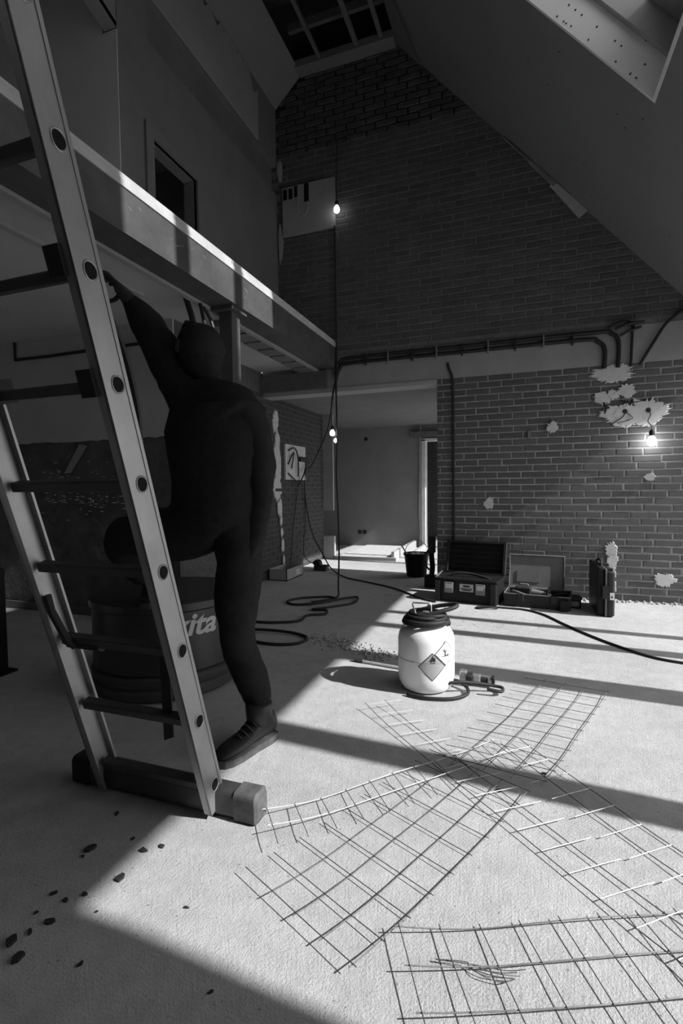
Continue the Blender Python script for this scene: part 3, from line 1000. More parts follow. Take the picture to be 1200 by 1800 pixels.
# black guide brackets and the locking lever
for x, s in ((-.95, 1.37), (-1.325, 1.37), (-.95, 1.63), (-1.325, 1.63)):
    MB().obox(lp(x, s, .0), (1, 0, 0), LN, LU, .022, .05, .032).build('guide_bracket', 'rubber', lad)
MB().tube([lp(-1.325, .78, .03), lp(-1.322, .73, .035), lp(-1.30, .62, .03), lp(-1.29, .60, .02)], .012, 8).build('locking_lever', 'rubber', lad)
MB().tube([lp(-1.33, .60, .0), lp(-1.20, .60, .0)], .02, 8).build('lever_bar', 'rubber', lad)
MB().prism([(-1.04, 1.235, .56), (-1.005, 1.235, .56), (-1.0, 1.24, .285), (-1.035, 1.24, .27)], (0, .004, 0)).build('strap', 'rubber', lad)
MB().tube(smooth_path([lp(-.92, 1.52, -.045), lp(-.915, 1.42, -.06), lp(-.915, 1.3, -.06), lp(-.92, 1.2, -.045)]), .008, 6).build('side_rope', 'rubber', lad)

# ================================================================== DRUM
DC, DR, DH = Vector((-1.85, 2.28, 0)), .385, .50
dm = thing('round_drum', 'big dark round drum with pale lettering standing behind the ladder', 'drum', DC)
MB().lathe(DC, [(DR - .03, .13), (DR, .14), (DR, DH - .06), (DR + .012, DH - .05), (DR + .012, DH - .015), (DR, DH - .004), (DR - .03, DH), (.02, DH - .006)], 56).build('drum_body', 'drum_paint', dm, smooth=True)
ba = MB().lathe(DC, [(DR - .05, 0), (DR - .01, .005), (DR + .01, .02), (DR + .012, .05), (DR - .004, .065), (DR + .008, .08), (DR + .010, .118), (DR - .006, .132), (DR - .05, .135)], 56).build('base_ring', 'aluminium_dull', dm, smooth=True)
vs, fs = text_mesh('kita', .155, shear=.28, bold=.004)
wdt = max(v.x for v in vs)
a0 = math.radians(-35) - .42 * wdt * 1.05 / DR
tv = []
for v in vs:
    a = a0 + v.x * 1.05 / DR
    tv.append(DC + Vector((math.cos(a), math.sin(a), 0)) * (DR + .0025) + Vector((0, 0, .325 + v.y)))
MB().add(tv, fs).build('lettering', 'drum_letter', dm)
# slim dark upright at the left picture edge
lb = thing('dark_upright', 'slim dark upright standing at the left edge of the picture', 'stand', (-2.83, 2.0, 0))
MB().rbox((-2.83, 2.0, .31), (1, 0, 0), (0, 1, 0), (0, 0, 1), .04, .04, .30, .01).build('shaft', 'black_plastic', lb)
MB().rbox((-2.83, 2.0, .64), (1, 0, 0), (0, 1, 0), (0, 0, 1), .028, .028, .05, .01).build('knob', 'black_plastic', lb)
MB().box(-2.90, -2.76, 1.93, 2.07, 0, .012).build('foot', 'black_plastic', lb)

# ================================================================== PERSON
ps = thing('person', 'person in dark work clothes reaching up under the gallery, one foot on a drum', 'person', (-1.1, 1.82, 0))
joints = {
    'pelvis': ((-1.20, 1.86, .93), (.165, .125)), 'waist': ((-1.24, 1.87, 1.08), (.165, .125)), 'chest': ((-1.25, 1.87, 1.27), (.185, .135)), 'upper': ((-1.24, 1.86, 1.40), (.16, .12)),
    'neck': ((-1.26, 1.85, 1.505), (.065, .065)), 'head0': ((-1.285, 1.84, 1.585), (.085, .09)), 'head1': ((-1.295, 1.85, 1.66), (.088, .098)), 'head2': ((-1.295, 1.86, 1.715), (.055, .06)),
    'shR': ((-1.065, 1.86, 1.395), (.085, .085)), 'elR': ((-1.025, 1.89, 1.09), (.066, .066)), 'wrR': ((-1.045, 1.83, .82), (.048, .048)), 'paR': ((-1.05, 1.815, .755), (.045, .028)),
    'shL': ((-1.37, 1.85, 1.47), (.11, .10)), 'elL': ((-1.505, 1.84, 1.70), (.092, .085)), 'cuL': ((-1.595, 1.84, 1.835), (.074, .07)), 'wrL': ((-1.645, 1.84, 1.895), (.040, .038)), 'paL': ((-1.715, 1.84, 1.975), (.048, .026)),
    'hiR': ((-1.12, 1.85, .88), (.115, .115)), 'thR': ((-1.105, 1.81, .66), (.098, .10)), 'knR': ((-1.10, 1.77, .45), (.08, .08)), 'caR': ((-1.055, 1.80, .27), (.07, .07)), 'anR': ((-.998, 1.785, .12), (.056, .058)),
    'hiL': ((-1.33, 1.85, .85), (.16, .13)), 'thL': ((-1.53, 1.83, .845), (.152, .125)), 'knL': ((-1.725, 1.82, .855), (.132, .115)), 'caL': ((-1.72, 1.88, .72), (.10, .09)), 'anL': ((-1.725, 2.0, .62), (.06, .06)),
}
edges = [('pelvis', 'waist'), ('waist', 'chest'), ('chest', 'upper'), ('upper', 'neck'), ('neck', 'head0'), ('head0', 'head1'), ('head1', 'head2'), ('upper', 'shR'), ('shR', 'elR'), ('elR', 'wrR'), ('wrR', 'paR'),
         ('upper', 'shL'), ('shL', 'elL'), ('elL', 'cuL'), ('cuL', 'wrL'), ('wrL', 'paL'), ('pelvis', 'hiR'), ('hiR', 'thR'), ('thR', 'knR'), ('knR', 'caR'), ('caR', 'anR'), ('pelvis', 'hiL'), ('hiL', 'thL'), ('thL', 'knL'), ('knL', 'caL'), ('caL', 'anL')]
fingers = []
# reaching hand: fingers spread, slightly bent; thumb lower
pl_ = Vector(joints['paL'][0])
hd = Vector((-.72, 0, .70)).normalized()
hs = Vector((.25, -.9, .35)).normalized()
for k, (off, ln, sp) in enumerate(((-.028, .075, -.25), (-.009, .085, -.08), (.010, .08, .08), (.028, .062, .25))):
    d_ = (hd + hs * sp).normalized()
    b = pl_ + hs * off + hd * .02
    fingers.append(('paL', [(b, .010), (b + d_ * ln * .5 + Vector((-.004, 0, .004)), .0095), (b + d_ * ln * .8 + Vector((-.012, 0, -.002)), .009), (b + d_ * ln + Vector((-.016, 0, -.012)), .008)]))
b = pl_ + Vector((.02, 0, -.03))
fingers.append(('paL', [(b, .012), (b + Vector((-.035, -.01, -.03)), .0105), (b + Vector((-.07, -.012, -.035)), .009)]))
pr_ = Vector(joints['paR'][0])
for k, (off, ln) in enumerate(((-.027, .07), (-.009, .08), (.009, .075), (.027, .06))):
    b = pr_ + Vector((.0, off, -.02))
    fingers.append(('paR', [(b, .010), (b + Vector((-.004, 0, -ln * .5)), .0095), (b + Vector((-.016, 0, -ln * .85)), .009), (b + Vector((-.028, 0, -ln)), .008)]))
b = pr_ + Vector((-.012, -.03, .01))
fingers.append(('paR', [(b, .012), (b + Vector((-.012, -.018, -.03)), .0105), (b + Vector((-.02, -.02, -.055)), .009)]))
names = list(joints)
vs = [Vector(joints[n_][0]) for n_ in names]
rad = [joints[n_][1] for n_ in names]
es = [(names.index(a), names.index(b)) for a, b in edges]
for root, chain in fingers:
    prev = names.index(root)
    for p, r_ in chain:
        vs.append(p)
        rad.append((r_, r_))
        es.append((prev, len(vs) - 1))
        prev = len(vs) - 1
o0 = ORG[ps.name]
me = D.meshes.new('body')
me.from_pydata([v - o0 for v in vs], es, [])
ob = D.objects.new('body', me)
C.objects.link(ob)
md = ob.modifiers.new('skin', 'SKIN')
sv = me.skin_vertices[0].data
for i, r_ in enumerate(rad):
    sv[i].radius = r_
    sv[i].use_root = (i == 0)
md.use_smooth_shade = True
md2 = ob.modifiers.new('sub', 'SUBSURF')
md2.levels = md2.render_levels = 2
dg = bpy.context.evaluated_depsgraph_get()
bme = D.meshes.new_from_object(ob.evaluated_get(dg))
D.objects.remove(ob)
bme.name = 'body'
body = D.objects.new('body', bme)
C.objects.link(body)
body.parent = ps
ORG[body.name] = o0
bme.materials.clear()
bme.materials.append(M['cloth'])
bme.materials.append(M['skin'])
for p in bme.polygons:
    c = p.center + o0
    p.use_smooth = True
    skin_ = (c.z > 1.885 and c.x < -1.61)
    unused =  (c.z > 1.545 and c.x > -1.42 and c.x < -1.18 and c.z < 1.66 and c.y < 1.85) or (c.z < .79 and c.z > .6 and c.x > -1.09 and c.y < 1.87 and c.y > 1.75 and False)
    p.material_index = 1 if skin_ else 0
# wrinkles in the cloth
for v in bme.vertices:
    c = v.co + o0
    if c.z < 1.45 or (c.z < 1.84 and c.x < -1.36):
        k = noise.noise(c * 9) * .014 + noise.noise(c * 22) * .006
        v.co += v.normal * k
# hair cap, face details, jacket, boots
hc = Vector((-1.295, 1.855, 1.662))
hm = MB()
vs2, fs2 = [], []
nu, nv = 20, 12
for j in range(nv + 1):
    th = math.pi * .80 * j / nv
    for i in range(nu):
        a = 2 * math.pi * i / nu
        r3 = Vector((math.sin(th) * math.cos(a) * .100, math.sin(th) * math.sin(a) * .110, math.cos(th) * .100))
        vs2.append(hc + r3 * (1 + .05 * noise.noise(r3 * 40)))
fs2 = [(j * nu + i, j * nu + (i + 1) % nu, (j + 1) * nu + (i + 1) % nu, (j + 1) * nu + i) for j in range(nv) for i in range(nu)]
hm.add(vs2, fs2)
hm.build('hair', 'hair', ps, smooth='all')
# the face looks up to the left, away from the room's light
FD = Vector((-.80, .35, .48)).normalized()
FS = FD.cross(Vector((0, 0, 1))).normalized()
FU = FS.cross(FD)
fc = hc + FD * .028
fv, ff = [], []
for j in range(9):
    for i in range(17):
        a, b = (i / 16 - .5) * 2.2, (j / 8 - .5) * 2.2
        q = FD * (.088 * math.cos(a) * math.cos(b)) + FS * (.082 * math.sin(a)) + FU * (.10 * math.sin(b))
        fv.append(fc + q)
for j in range(8):
    for i in range(16):
        k = j * 17 + i
        ff.append((k, k + 1, k + 18, k + 17))
face = MB().add(fv, ff).build('face', 'skin', ps, smooth='all')
MB().prism([fc + FD * .085 + FS * .016 - FU * .02, fc + FD * .085 - FS * .016 - FU * .02, fc + FD * .112 - FU * .018], FU * .045).build('nose', 'skin', face)
for sx in (-1, 1):
    MB().lathe(fc + FD * .080 + FS * sx * .033 + FU * .02, [(.002, 0), (.011, .001), (.010, .004), (.002, .006)], 10, FS, FU, FD).build('eye', 'ink', face)
    MB().lathe(hc + FS * sx * .10 - FU * .01, [(.004, -.03), (.013, -.02), (.016, .0), (.014, .02), (.004, .03)], 10, FD, FS, FU).build('ear', 'skin', ps, smooth='all')
MB().obox(fc + FD * .083 - FU * .05, FS, FD, FU, .022, .004, .004).build('mouth', 'ink', face)
# jacket hem and sleeve cuffs
jk = MB()
nj = 40
rows = [(1.40, .205, .15), (1.30, .225, .165), (1.2, .225, .165), (1.08, .205, .16), (.97, .205, .165), (.90, .20, .165), (.895, .19, .155)]
vj, fj = [], []
for zz, rx, ry in rows:
    for i in range(nj):
        a = 2 * math.pi * i / nj
        q = Vector((-1.235 + math.cos(a) * rx, 1.865 + math.sin(a) * ry, zz))
        q += Vector((math.cos(a), math.sin(a), 0)) * (noise.noise(q * 8) * .03)
        vj.append(q)
fj = [(j * nj + i, j * nj + (i + 1) % nj, (j + 1) * nj + (i + 1) % nj, (j + 1) * nj + i) for j in range(len(rows) - 1) for i in range(nj)]
jk.add(vj, fj).build('jacket', 'cloth', ps, smooth='all')


def boot(ankle, toe_dir, zfloor, pitch=0):
    """work boot: sole, upper, laces; ankle is the point over the heel at floor level"""
    a = Vector(ankle)
    d_ = Vector(toe_dir).normalized()
    s_ = Vector((d_.y, -d_.x, 0))
    secs = [(-.075, .030, .115), (-.06, .040, .135), (-.02, .043, .135), (.03, .044, .115), (.08, .047, .085), (.13, .050, .072), (.17, .046, .066), (.20, .036, .055), (.215, .018, .04)]
    m_ = MB()
    vs_, fs_ = [], []
    N_ = 12
    for t, hw, hh in secs:
        for i in range(N_):
            an = 2 * math.pi * i / N_
            x_ = math.cos(an) * hw
            z_ = .022 + max(0, (math.sin(an) + 1) / 2) ** .8 * (hh - .022) if True else 0
            vs_.append(a + d_ * t + s_ * x_ + Vector((0, 0, zfloor + z_)))
    for j in range(len(secs) - 1):
        for i in range(N_):
            fs_.append((j * N_ + i, j * N_ + (i + 1) % N_, (j + 1) * N_ + (i + 1) % N_, (j + 1) * N_ + i))
    fs_ += [tuple(range(N_)), tuple(range((len(secs) - 1) * N_, len(secs) * N_))[::-1]]
    m_.add(vs_, fs_)
    m_.lathe(a + Vector((0, 0, zfloor)), [(.05, .09), (.054, .13), (.056, .17), (.05, .175)], 18)
    up_ = m_.build('boot', 'boot_leather', ps, smooth='all')
    so = MB()
    out = []
    for t, hw in [(-.082, .02), (-.075, .036), (-.03, .046), (.05, .046), (.13, .054), (.18, .05), (.21, .036), (.225, .012)]:
        out.append((t, hw))
    poly = [a + d_ * t + s_ * hw + Vector((0, 0, zfloor)) for t, hw in out] + [a + d_ * t - s_ * hw + Vector((0, 0, zfloor)) for t, hw in out[::-1]]
    so.prism(poly, (0, 0, .028)).build('sole', 'boot_sole', up_)
    for k in range(5):
        t = .02 + k * .022
        zz = zfloor + .128 - k * .012
        MB().tube(smooth_path([a + d_ * t - s_ * .036 + Vector((0, 0, zz - .022)), a + d_ * (t + .008) + Vector((0, 0, zz + .004)), a + d_ * t + s_ * .036 + Vector((0, 0, zz - .022))], 4), .0035, 5).build('lace', 'aluminium_dull', up_)
    MB().prism([a + d_ * -.06 + s_ * .048 + Vector((0, 0, zfloor + .14)), a + d_ * -.054 + s_ * .048 + Vector((0, 0, zfloor + .14)), a + d_ * -.05 + s_ * .05 + Vector((0, 0, zfloor + .10)), a + d_ * -.056 + s_ * .05 + Vector((0, 0, zfloor + .10))], s_ * .003).build('reflector', 'wire_pale', up_)
    return up_


boot((-.998, 1.772, 0), (-.30, -.95, 0), 0)
boot((-1.735, 2.02, 0), (.45, -.55, 0), DH + .001)

# ================================================================== WHITE CANISTER
TC = Vector((-.450, 2.575, 0))
TR = .146
tk = thing('canister', 'white pressurised canister with two diamond hazard labels on the sunlit floor', 'canister', TC)
prof = [(.10, 0), (.125, .012), (.14, .04), (TR, .08), (TR, .262), (TR - .006, .29), (TR - .024, .318), (TR - .05, .335), (.06, .343), (.03, .345), (.004, .345)]
MB().lathe(TC, prof, 48).build('tank', 'white_paint', tk, smooth='all')
MB().tube([TC + Vector((math.cos(a) * (TR + .001), math.sin(a) * (TR + .001), .172)) for a in [2 * math.pi * i / 48 for i in range(48)]], .0012, 5, closed=True).build('seam', 'grey_plastic', tk)
hz = MB()


def ring(c, r_, z_, turns, tilt=0, wob=.01, seed=0, n_=30):
    rr_ = random.Random(seed)
    pts_ = []
    for i in range(int(turns * n_)):
        a = 2 * math.pi * i / n_
        rad_ = r_ + math.sin(i * .37 + seed) * wob
        pts_.append(c + Vector((math.cos(a) * rad_, math.sin(a) * rad_, z_ + .012 * i / n_ + tilt * math.cos(a) * rad_)))
    return pts_


hz.tube(ring(TC, .113, .342, 1.97, wob=.004, seed=1), .0115, 8)
hz.tube(ring(TC, .094, .362, 1.9, wob=.005, seed=2), .0115, 8)
hz.tube(ring(TC + Vector((.01, 0, 0)), .088, .384, 1.0, wob=.006, seed=3), .0115, 8)
hose = hz.build('coiled_hose', 'rubber', tk, smooth='all')
lp_ = [(-.55, 2.55, .37), (-.45, 2.50, .395), (-.36, 2.52, .42), (-.30, 2.56, .435), (-.30, 2.60, .44), (-.38, 2.62, .425), (-.47, 2.62, .40), (-.53, 2.64, .38)]
MB().tube(smooth_path(lp_, 6), .011, 8).build('hose_loop', 'rubber', tk, smooth='all')
for k, pts in enumerate([[(-.50, 2.60, .35), (-.525, 2.59, .43), (-.522, 2.59, .437), (-.43, 2.58, .442), (-.425, 2.58, .435), (-.425, 2.60, .35)], [(-.46, 2.66, .35), (-.455, 2.66, .41), (-.45, 2.66, .415), (-.36, 2.63, .422), (-.355, 2.63, .415), (-.375, 2.6, .35)]]):
    MB().tube(pts, .0045, 7).build('wire_handle', 'wire_pale', tk)
MB().lathe(TC + Vector((.0, 0, .34)), [(.035, 0), (.035, .02), (.018, .03), (.018, .06), (.004, .062)], 14).build('valve', 'steel', tk, smooth=True)


def on_tank(u, v):
    """label plane coordinates (u around, v up) to the tank surface"""
    a = AL0 + u / TR
    return TC + Vector((math.cos(a) * (TR + .0012), math.sin(a) * (TR + .0012), v))


def diamond(uc, vc, h, matn, parent, off=0, n_=8):
    vs_, fs_ = [], []
    for i in range(n_ + 1):
        for j in range(n_ + 1):
            a, b = (i / n_ - .5) * 2, (j / n_ - .5) * 2
            u, v = (a + b) * h / 2, (a - b) * h / 2
            p = on_tank(uc + u, vc + v)
            p += (p - TC - Vector((0, 0, p.z))).normalized() * off
            vs_.append(p)
    for i in range(n_):
        for j in range(n_):
            k = i * (n_ + 1) + j
            fs_.append((k, k + 1, k + n_ + 2, k + n_ + 1))
    return MB().add(vs_, fs_).build(parent[0], matn, parent[1])


AL0 = math.radians(-75)
to_cam = math.atan2(-TC.y, -TC.x)
AL0 = to_cam
d1 = diamond(.030, .155, .071, 'ink', ('hazard_label', tk), 0)
diamond(.030, .155, .066, 'label_grey', ('label_face', d1), .0004)
d2 = diamond(.105, .218, .064, 'ink', ('hazard_label', tk), 0)
diamond(.105, .218, .0595, 'white_paper', ('label_face', d2), .0004)


def stick(polys, uc, vc, sc, parent, name):
    m_ = MB()
    for poly in polys:
        ps_ = [on_tank(uc + x * sc, vc + y * sc) for x, y in poly]
        m_.add([p + (p - TC - Vector((0, 0, p.z))).normalized() * .0022 for p in ps_], [tuple(range(len(ps_)))])
    m_.build(name, 'ink', parent)


flame = [[(-.3, 0), (-.5, .3), (-.45, .7), (-.25, .5), (-.2, .95), (.0, 1.4), (.05, 1.0), (.2, .75), (.3, 1.0), (.45, .6), (.42, .2), (.25, 0), (.12, .3), (0, .15), (-.12, .35)], [(-.5, -.15), (.5, -.15), (.5, -.07), (-.5, -.07)]]
stick(flame, .033, .178, .027, d1, 'flame_symbol')
tree = [[(-.12, 0), (.1, 0), (.06, .7), (-.06, .7)], [(-.06, .6), (-.5, 1.2), (-.42, 1.25), (0, .75)], [(.04, .6), (.4, 1.1), (.32, 1.15), (-.02, .75)], [(-.04, .7), (-.15, 1.4), (-.08, 1.4), (.04, .7)], [(-.7, -.1), (.6, -.1), (.6, 0), (-.7, 0)], [(.05, -.05), (.3, .15), (.55, .2), (.8, .3), (.85, .0), (.5, -.1)]]
stick(tree, .100, .206, .028, d2, 'tree_symbol')
stick([[(-.3, 0), (.3, 0), (.3, .12), (-.3, .12)], [(.3, 0), (.1, -.5), (0, -.5), (.18, 0)]], .030, .108, .008, d1, 'digit')
# spray gun and hose end beside the canister
sg = thing('spray_gun', 'spray gun on a looped black hose beside the white canister', 'tool', (-.2, 2.62, 0))
MB().tube(smooth_path([(-.52, 2.42, .012), (-.42, 2.40, .012), (-.30, 2.43, .012), (-.235, 2.50, .014), (-.24, 2.57, .02), (-.29, 2.62, .03), (-.34, 2.66, .012)], 6), .009, 8).build('hose', 'rubber', sg, smooth='all')
MB().tube(smooth_path([(-.36, 2.50, .05), (-.28, 2.53, .06), (-.20, 2.57, .05), (-.12, 2.60, .035), (-.07, 2.60, .03), (-.075, 2.56, .025), (-.14, 2.55, .035)], 6), .0085, 8).build('hose', 'rubber', sg, smooth='all')
for c, h, mt in (((-.27, 2.68, .035), (.018, .022, .035), 'steel'), ((-.235, 2.66, .045), (.016, .03, .014), 'rubber'), ((-.20, 2.66, .035), (.02, .014, .025), 'steel'), ((-.165, 2.67, .03), (.022, .014, .014), 'rubber'), ((-.13, 2.66, .03), (.012, .016, .02), 'steel'), ((-.115, 2.66, .04), (.008, .02, .02), 'rubber')):
    MB().rbox(c, (1, 0, 0), (0, 1, 0), (0, 0, 1), *h, .006).build('gun_piece', mt, sg)
MB().tube([(-.28, 2.69, .05), (-.20, 2.68, .05), (-.12, 2.67, .045)], .009, 8).build('barrel', 'steel', sg)
MB().tube([(-.24, 2.67, .04), (-.235, 2.64, .01)], .01, 8).build('trigger_grip', 'rubber', sg)

rd = thing('metal_rod', 'thin metal rod with a knobbed end lying left of the canister', 'rod', (-.7, 2.79, 0))
MB().tube([(-.90, 2.812, .010), (-.40, 2.73, .010)], .008, 8).build('shaft', 'wire_pale', rd)
MB().tube([(-.925, 2.816, .012), (-.87, 2.807, .012)], .013, 10).build('knob', 'aluminium_dull', rd)

# ================================================================== MESH PANELS ON THE FLOOR


def mesh_panel(label, org, u, v, nl, sl, nc, sc, over, ends, lift, c0=0.0, sunlit_l=False, sunlit_c=False, r=.0013):
    """welded wire sheet: nl long wires (spacing sl along v), nc cross wires (spacing sc along u); lift(a,b) = height"""
    org, u, v = Vector(org + (0,)), Vector(u + (0,)).normalized(), Vector(v + (0,)).normalized()
    t_ = thing('wire_mesh', label, 'wire mesh', org, 'offcuts of welded wire mesh on the floor')
    L_ = c0 + (nc - 1) * sc + ends

    def P(a, b, dz=0):
        return org + u * a + v * b + Vector((0, 0, max(.0025, lift(a, b)) + dz))
    for i in range(nl):
        b = i * sl
        MB().tube([P(-ends + (L_ + ends) * k / 14, b) for k in range(15)], r * 1.15, 5).build('long_wire', 'wire_pale' if sunlit_l else 'wire', t_)  # pale wires have their sunlit brightness put into the colour
    for j in range(nc):
        a = c0 + j * sc
        b0, b1 = -over[0], (nl - 1) * sl + over[1]
        MB().tube([P(a, b0 + (b1 - b0) * k / 6, r * 2) for k in range(7)], r, 5).build('cross_wire', 'wire_pale' if sunlit_c else 'wire', t_)
    return t_


def wav(seed, amp, end_amp, L_):
    return lambda a, b: .004 + amp * (1 + noise.noise(Vector((a * 3 + seed, b * 4, seed)))) + end_amp * max(0, 1 - a / .25) ** 2 + end_amp * max(0, (a - L_ + .25) / .25) ** 2


mesh_panel('wire mesh offcut with square cells at the centre front, corner pointing to the camera', (-.585, 1.085), (.42, .90), (.90, -.42), 4, .094, 10, .096, (.115, .012), .01, wav(1, .004, .018, .95))
mesh_panel('narrow wire mesh strip with curled prongs beside the ladder foot', (-.745, 1.36), (.69, .725), (.62, -.78), 2, .088, 11, .094, (.0, .085), .015, wav(2, .012, .02, 1.0), sunlit_l=True)
mesh_panel('long wire mesh strip running from below the canister to the right front corner', (-.66, 2.19), (.71, -.70), (.80, .60), 2, .100, 17, .093, (.0, .075), .02, wav(3, .008, .02, 1.5), sunlit_c=True)
mesh_panel('outer wire mesh strip along the right side crossing the shadow band', (-.02, 1.99), (.66, -.75), (.78, .63), 2, .092, 12, .094, (.07, .0), .06, wav(4, .008, .01, 1.1), sunlit_c=True)
mesh_panel('wire mesh sheet with long cells at the bottom right corner of the picture', (-.255, 1.088), (.92, .40), (.44, -.90), 4, .096, 9, .097, (.01, .03), .012, wav(5, .008, .016, .9))
mesh_panel('rearmost wire mesh sheet reaching the shadow band right of the canister', (-.20, 1.86), (.34, .94), (.93, -.16), 4, .098, 11, .098, (.10, .012), .03, wav(6, .008, .012, 1.05))
# a loose broken piece of wires
lw = thing('loose_wire_bits', 'small bundle of bent loose wires lying on the mesh at the bottom right', 'wire', (-.1, 1.08, 0))
BITS = [[(-.165, 1.052), (-.09, 1.062), (-.02, 1.075), (.022, 1.088)], [(-.165, 1.053), (-.10, 1.064), (-.095, 1.058), (-.05, 1.05), (.0, 1.062)], [(-.095, 1.062), (-.07, 1.045), (-.03, 1.045), (.0, 1.058)], [(-.09, 1.066), (-.04, 1.058), (.01, 1.072)]]
for k, pts in enumerate(BITS):
    MB().tube(smooth_path([(x, y, .010 + .004 * (i % 2)) for i, (x, y) in enumerate(pts)], 5), .001, 5).build('wire_bit', 'wire', lw)

# ================================================================== CASES, BUCKET, BOXES BY THE WALL


def frame_axes(p0, p1):
    a = (Vector(p1) - Vector(p0))
    a.z = 0
    w_ = a.length
    a.normalize()
    return a, Vector((-a.y, a.x, 0)), w_


# large open black case
ax, ay, wd = frame_axes((-.72, 4.60, 0), (-.165, 4.50, 0))
Z = Vector((0, 0, 1))
c0 = Vector((-.72, 4.60, 0)) + ax * wd / 2
bc = thing('open_tool_case', 'large open black tool case with two pale latches against the brick wall', 'tool case', c0 + ay * .15)
MB().rbox(c0 + ay * .15 + Z * .10, ax, ay, Z, wd / 2, .15, .10, .02).build('base', 'black_plastic', bc)
MB().rbox(c0 + ay * .15 + Z * .205, ax, ay, Z, wd / 2 + .008, .158, .012, .02).build('base_rim', 'black_plastic', bc)
lid_u = (Z * .97 + ay * .24).normalized()
lid_n = ax.cross(lid_u)
lc0 = c0 + ay * .305 + Z * .215
ld = MB()
ld.rbox(lc0 + lid_u * .155 + ay * .05, ax, lid_u, lid_n, wd / 2, .155, .012, .02)
lid = ld.build('lid', 'black_plastic', bc)
rim = MB()
for s_, e_ in ((-1, 0), (1, 0)):
    rim.obox(lc0 + lid_u * .155 + ax * s_ * (wd / 2 - .01) + ay * .02, ax, lid_u, lid_n, .010, .155, .03)
rim.obox(lc0 + lid_u * .305 + ay * .02, ax, lid_u, lid_n, wd / 2, .010, .03)
rim.obox(lc0 + lid_u * .005 + ay * .02, ax, lid_u, lid_n, wd / 2, .010, .03)
rim.build('lid_rim', 'dark_plastic', lid)
for k in range(5):
    MB().obox(lc0 + lid_u * (.06 + .05 * k) + ay * .036, ax, lid_u, lid_n, wd / 2 - .03, .004, .006).build('lid_rib', 'dark_plastic', lid)
for t in (.115, .40):
    q = c0 + ax * (t - wd / 2 + .02)
    la = MB().rbox(q - ay * .012 + Z * .135, ax, ay, Z, .042, .012, .048, .006).build('latch', 'grey_plastic', bc)
    MB().obox(q - ay * .026 + Z * .15, ax, ay, Z, .03, .003, .02).build('latch_tab', 'pale_plastic', la)
lbp = c0 + ax * (.275 - wd / 2 + .02) - ay * .003 + Z * .14
lbo = MB().obox(lbp, ax, ay, Z, .062, .002, .034).build('name_plate', 'pale_plastic', bc)
for zz, hw, hh in ((.155, .03, .008), (.135, .05, .003), (.125, .05, .003), (.116, .04, .003)):
    MB().obox(c0 + ax * (.275 - wd / 2 + .02) - ay * .0055 + Z * zz, ax, ay, Z, hw, .001, hh).build('print', 'ink', lbo)
MB().obox(c0 + ax * (wd / 2 - .03) - ay * .01 + Z * .10, ax, ay, Z, .022, .012, .09).build('corner_guard', 'dark_plastic', bc)
MB().obox(c0 - ax * (wd / 2 - .03) - ay * .01 + Z * .10, ax, ay, Z, .022, .012, .09).build('corner_guard', 'dark_plastic', bc)
MB().tube(smooth_path([c0 + ay * .1 - ax * .2 + Z * .215, c0 + ay * .12 - ax * .1 + Z * .25, c0 + ay * .14 + ax * .05 + Z * .24, c0 + ay * .1 + ax * .2 + Z * .215]), .012, 6).build('contents', 'rubber', bc)
MB().prism([c0 - ax * (wd / 2 + .005) + Z * .215 + ay * .02, c0 - ax * (wd / 2 + .005) + Z * .215 + ay * .10, c0 - ax * (wd / 2 - .05) + Z * .275 + ay * .06], ax * .01).build('lid_stay', 'pale_plastic', bc)

# open grey case with a power tool
ax, ay, wd = frame_axes((-.11, 4.56, 0), (.42, 4.50, 0))
c0 = Vector((-.11, 4.56, 0)) + ax * wd / 2
gc = thing('open_tool_case', 'open grey tool case holding a power tool, between two black cases', 'tool case', c0 + ay * .14)
b_ = MB()
b_.obox(c0 + ay * .005 + Z * .055, ax, ay, Z, wd / 2, .008, .055)
b_.obox(c0 + ay * .285 + Z * .055, ax, ay, Z, wd / 2, .008, .055)
b_.obox(c0 + ay * .145 - ax * (wd / 2 - .008) + Z * .055, ax, ay, Z, .008, .145, .055)
b_.obox(c0 + ay * .145 + ax * (wd / 2 - .008) + Z * .055, ax, ay, Z, .008, .145, .055)
b_.obox(c0 + ay * .145 + Z * .01, ax, ay, Z, wd / 2, .145, .01)
b_.build('base', 'dark_plastic', gc, bevel=.004)
MB().tube([c0 + q + Z * .112 for q in (-ax * wd / 2, ax * wd / 2, ax * wd / 2 + ay * .29, -ax * wd / 2 + ay * .29)], .006, 6, closed=True).build('base_rim', 'grey_plastic', gc)
lid_u = (Z * .97 + ay * .22).normalized()
lid_n = ax.cross(lid_u)
lc0 = c0 + ay * .30 + Z * .115
ld = MB().rbox(lc0 + lid_u * .15 + ay * .03 - ax * .03, ax, lid_u, lid_n, wd / 2 - .03, .15, .01, .03).build('lid', 'grey_plastic', gc)
pr = []
for sx, sy in ((-1, -1), (1, -1), (1, 1), (-1, 1)):
    pr.append(lc0 - ax * .03 + lid_u * (.15 + sy * .148) + ax * sx * (wd / 2 - .032) + ay * .012)
MB().tube(pr, .009, 6, closed=True).build('lid_rim', 'grey_plastic', ld)
MB().obox(lc0 - ax * .10 + lid_u * .10 + ay * .018, ax, lid_u, lid_n, .10, .05, .003).build('lid_panel', 'grey_plastic', ld)
for t in (-.13, .14):
    MB().rbox(c0 + ax * t - ay * .010 + Z * .085, ax, ay, Z, .028, .010, .035, .005).build('latch', 'dark_plastic', gc)
MB().obox(c0 + ax * .22 - ay * .02 + Z * .05, ax, ay, Z, .03, .03, .045).build('handle_grip', 'black_plastic', gc)
pt_ = thing('power_tool', 'power tool with a pale grip lying inside the open grey case', 'tool', c0 + ay * .14 + Z * .02)
